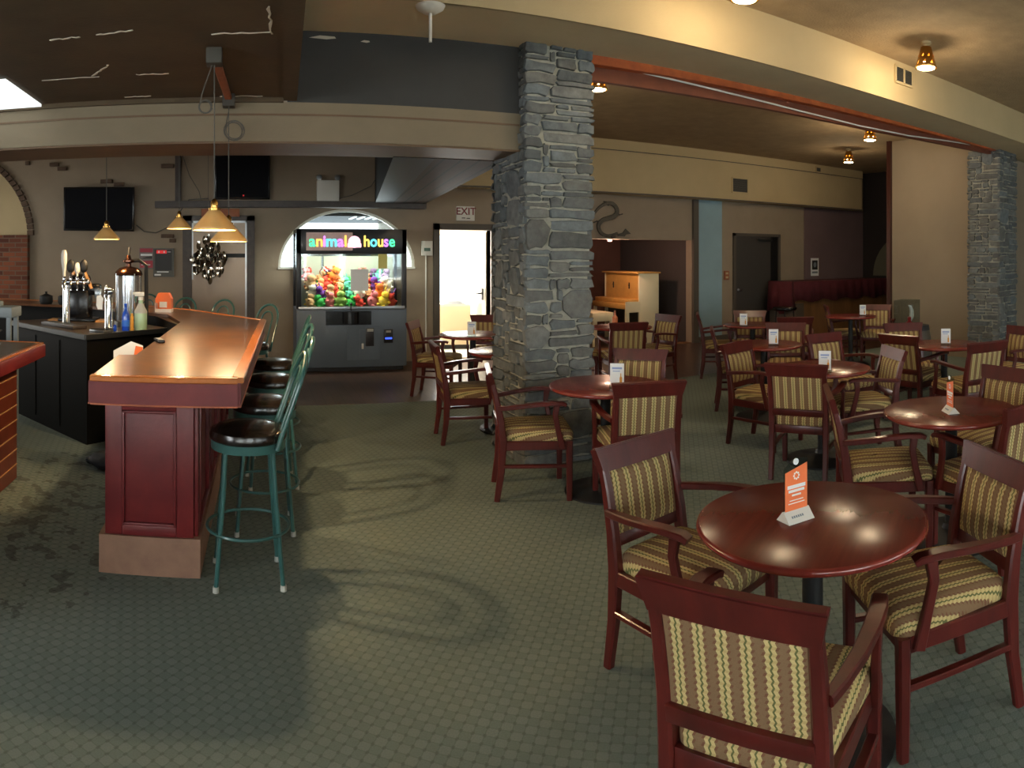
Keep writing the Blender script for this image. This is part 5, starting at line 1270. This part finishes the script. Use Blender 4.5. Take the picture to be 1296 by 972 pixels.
# barrel with display case
t = thing('wine_barrel', 'dark wooden barrel with black hoops standing by the tan wall', 'barrel', (*pol(1156, 8.6), 0))
prof = [(.19 + .05 * math.sin(PI * i / 12), .80 * i / 12) for i in range(13)]
w = MB(); w.lathe([(0, 0)] + prof + [(.17, .8), (.17, .785), (0, .785)], seg=28); w.build('staves', mat('grey_oak_staves', (80, 74, 64), .6, var=.2, scale=14, stretch=(1, 1, .2)), t)
for z0, z1 in ((.03, .07), (.2, .24), (.56, .60), (.74, .80)):
    r0 = .19 + .05 * math.sin(PI * z0 / .8) + .004; r1 = .19 + .05 * math.sin(PI * z1 / .8) + .004
    w = MB(); w.lathe([(r0 - .01, z0), (r0, z0), (r1, z1), (r1 - .01, z1)], seg=28); w.build('hoop', 'metal_black', t)
t = thing('display_case', 'clear glass case holding a white and red figure on the barrel', 'case', (*pol(1148, 8.55), .80), .3)
w = MB(); w.b(-.16, .16, -.12, .12, 0, .012); w.build('base', 'black', t, smooth=0)
w = MB()
for a in (((-.16, .16, -.12, -.116), (0,)), ((-.16, .16, .116, .12), (0,)), ((-.16, -.156, -.12, .12), (0,)), ((.156, .16, -.12, .12), (0,))): w.b(*a[0], .012, .31)
w.b(-.16, .16, -.12, .12, .31, .314); w.build('glass_cover', 'glass', t, smooth=0)
t2 = thing('figurine', 'white bird-like figurine on a red stand inside the glass case', 'figurine', (*pol(1152, 8.55), .812))
w = MB(); w.tube([(0, 0, .05), (.03, 0, .1), (.03, 0, .17), (0, 0, .22), (-.035, 0, .235)], [.02, .03, .026, .018, .008], 12); w.build('body', 'white', t2)
w = MB(); w.lathe([(0, 0), (.06, 0), (.05, .02), (.02, .04), (.025, .09), (0, .1)], (-.02, 0, 0), 18); w.build('stand', mat('red_enamel', (176, 30, 36), .3), t2)

# ================================================================== LIGHT
wd = bpy.data.worlds.new('World'); bpy.context.scene.world = wd; wd.use_nodes = True
bg = wd.node_tree.nodes['Background']; bg.inputs[0].default_value = (.82, .92, 1, 1); bg.inputs[1].default_value = 2.2
def area(name, loc, rot, sx, sy, e, col=(1, 1, 1)):
    l = bpy.data.lights.new(name, 'AREA'); l.shape = 'RECTANGLE'; l.size = sx; l.size_y = sy; l.energy = e; l.color = col
    o = bpy.data.objects.new(name, l); C.objects.link(o); o.location = loc; o.rotation_euler = rot; return l
WE = [420, 400, 330, 250]
for (a, b_), e in zip(WINS, WE):
    area('window_daylight', ((a + b_) / 2, -3.95, 1.7), (PI / 2 - .12, 0, PI), b_ - a, 1.65, e, (.93, .98, 1))
area('vestibule_daylight', (3.3, 13.3, 1.4), (-PI / 2, 0, 0), 1.2, 1.9, 130, (1, .97, .92))
area('vestibule_fill', (3.5, 12.1, 2.45), (0, 0, 0), 1.4, 1.8, 60, (1, .95, .88))  # added overhead area light that keeps the vestibule bright, no lamp there
area('arch_daylight', (1.53, 10.95, 1.85), (-PI / 2 + .35, 0, 0), 1.8, .7, 26, (.95, 1, 1))
area('left_fill', (-5.9, -.5, 1.7), (PI / 2 - .1, 0, -PI / 2), 2.6, 1.65, 110, (.93, .98, 1))  # added fill from the left, raises the room's ambient light
area('bar_back_fill', (-5.9, 7.9, 1.7), (PI / 2 - .1, 0, -PI / 2), 2.6, 1.65, 30, (1, .97, .9))  # added fill, placed out of view to brighten the bar's back wall
for L, e in zip(PEND, (30, 28, 12, 12)): L.energy = e
for L, e in zip(SPOTS, (24, 32, 40, 16, 22)): L.energy = e
al = bpy.data.lights.new('alcove_glow', 'POINT'); al.energy = 22; al.color = (1, .6, .42); al.shadow_soft_size = .05
o = bpy.data.objects.new('alcove_glow', al); C.objects.link(o); o.location = (6.3, YB + .3, 1.85)

# ================================================================== CAMERA (cylindrical sweep panorama)
cd_ = bpy.data.cameras.new('camera'); cam = bpy.data.objects.new('camera', cd_); C.objects.link(cam)
cam.location = (0, 0, CAM_Z); cam.rotation_euler = (PI / 2, 0, -(648 - 314) / 870)
cd_.type = 'PANO'; cd_.panorama_type = 'CENTRAL_CYLINDRICAL'
cd_.central_cylindrical_range_u_min = -648 / 870; cd_.central_cylindrical_range_u_max = 648 / 870
cd_.central_cylindrical_range_v_min = -(972 - 325) / 870; cd_.central_cylindrical_range_v_max = 325 / 870
cd_.central_cylindrical_radius = 1
cd_.clip_start = .05
bpy.context.scene.camera = cam
sc = bpy.context.scene
sc.view_settings.view_transform = 'Standard'; sc.view_settings.look = 'None'; sc.view_settings.gamma = 1; sc.view_settings.use_curve_mapping = False
sc.view_settings.exposure = 0.8
sc.cycles.use_denoising = True
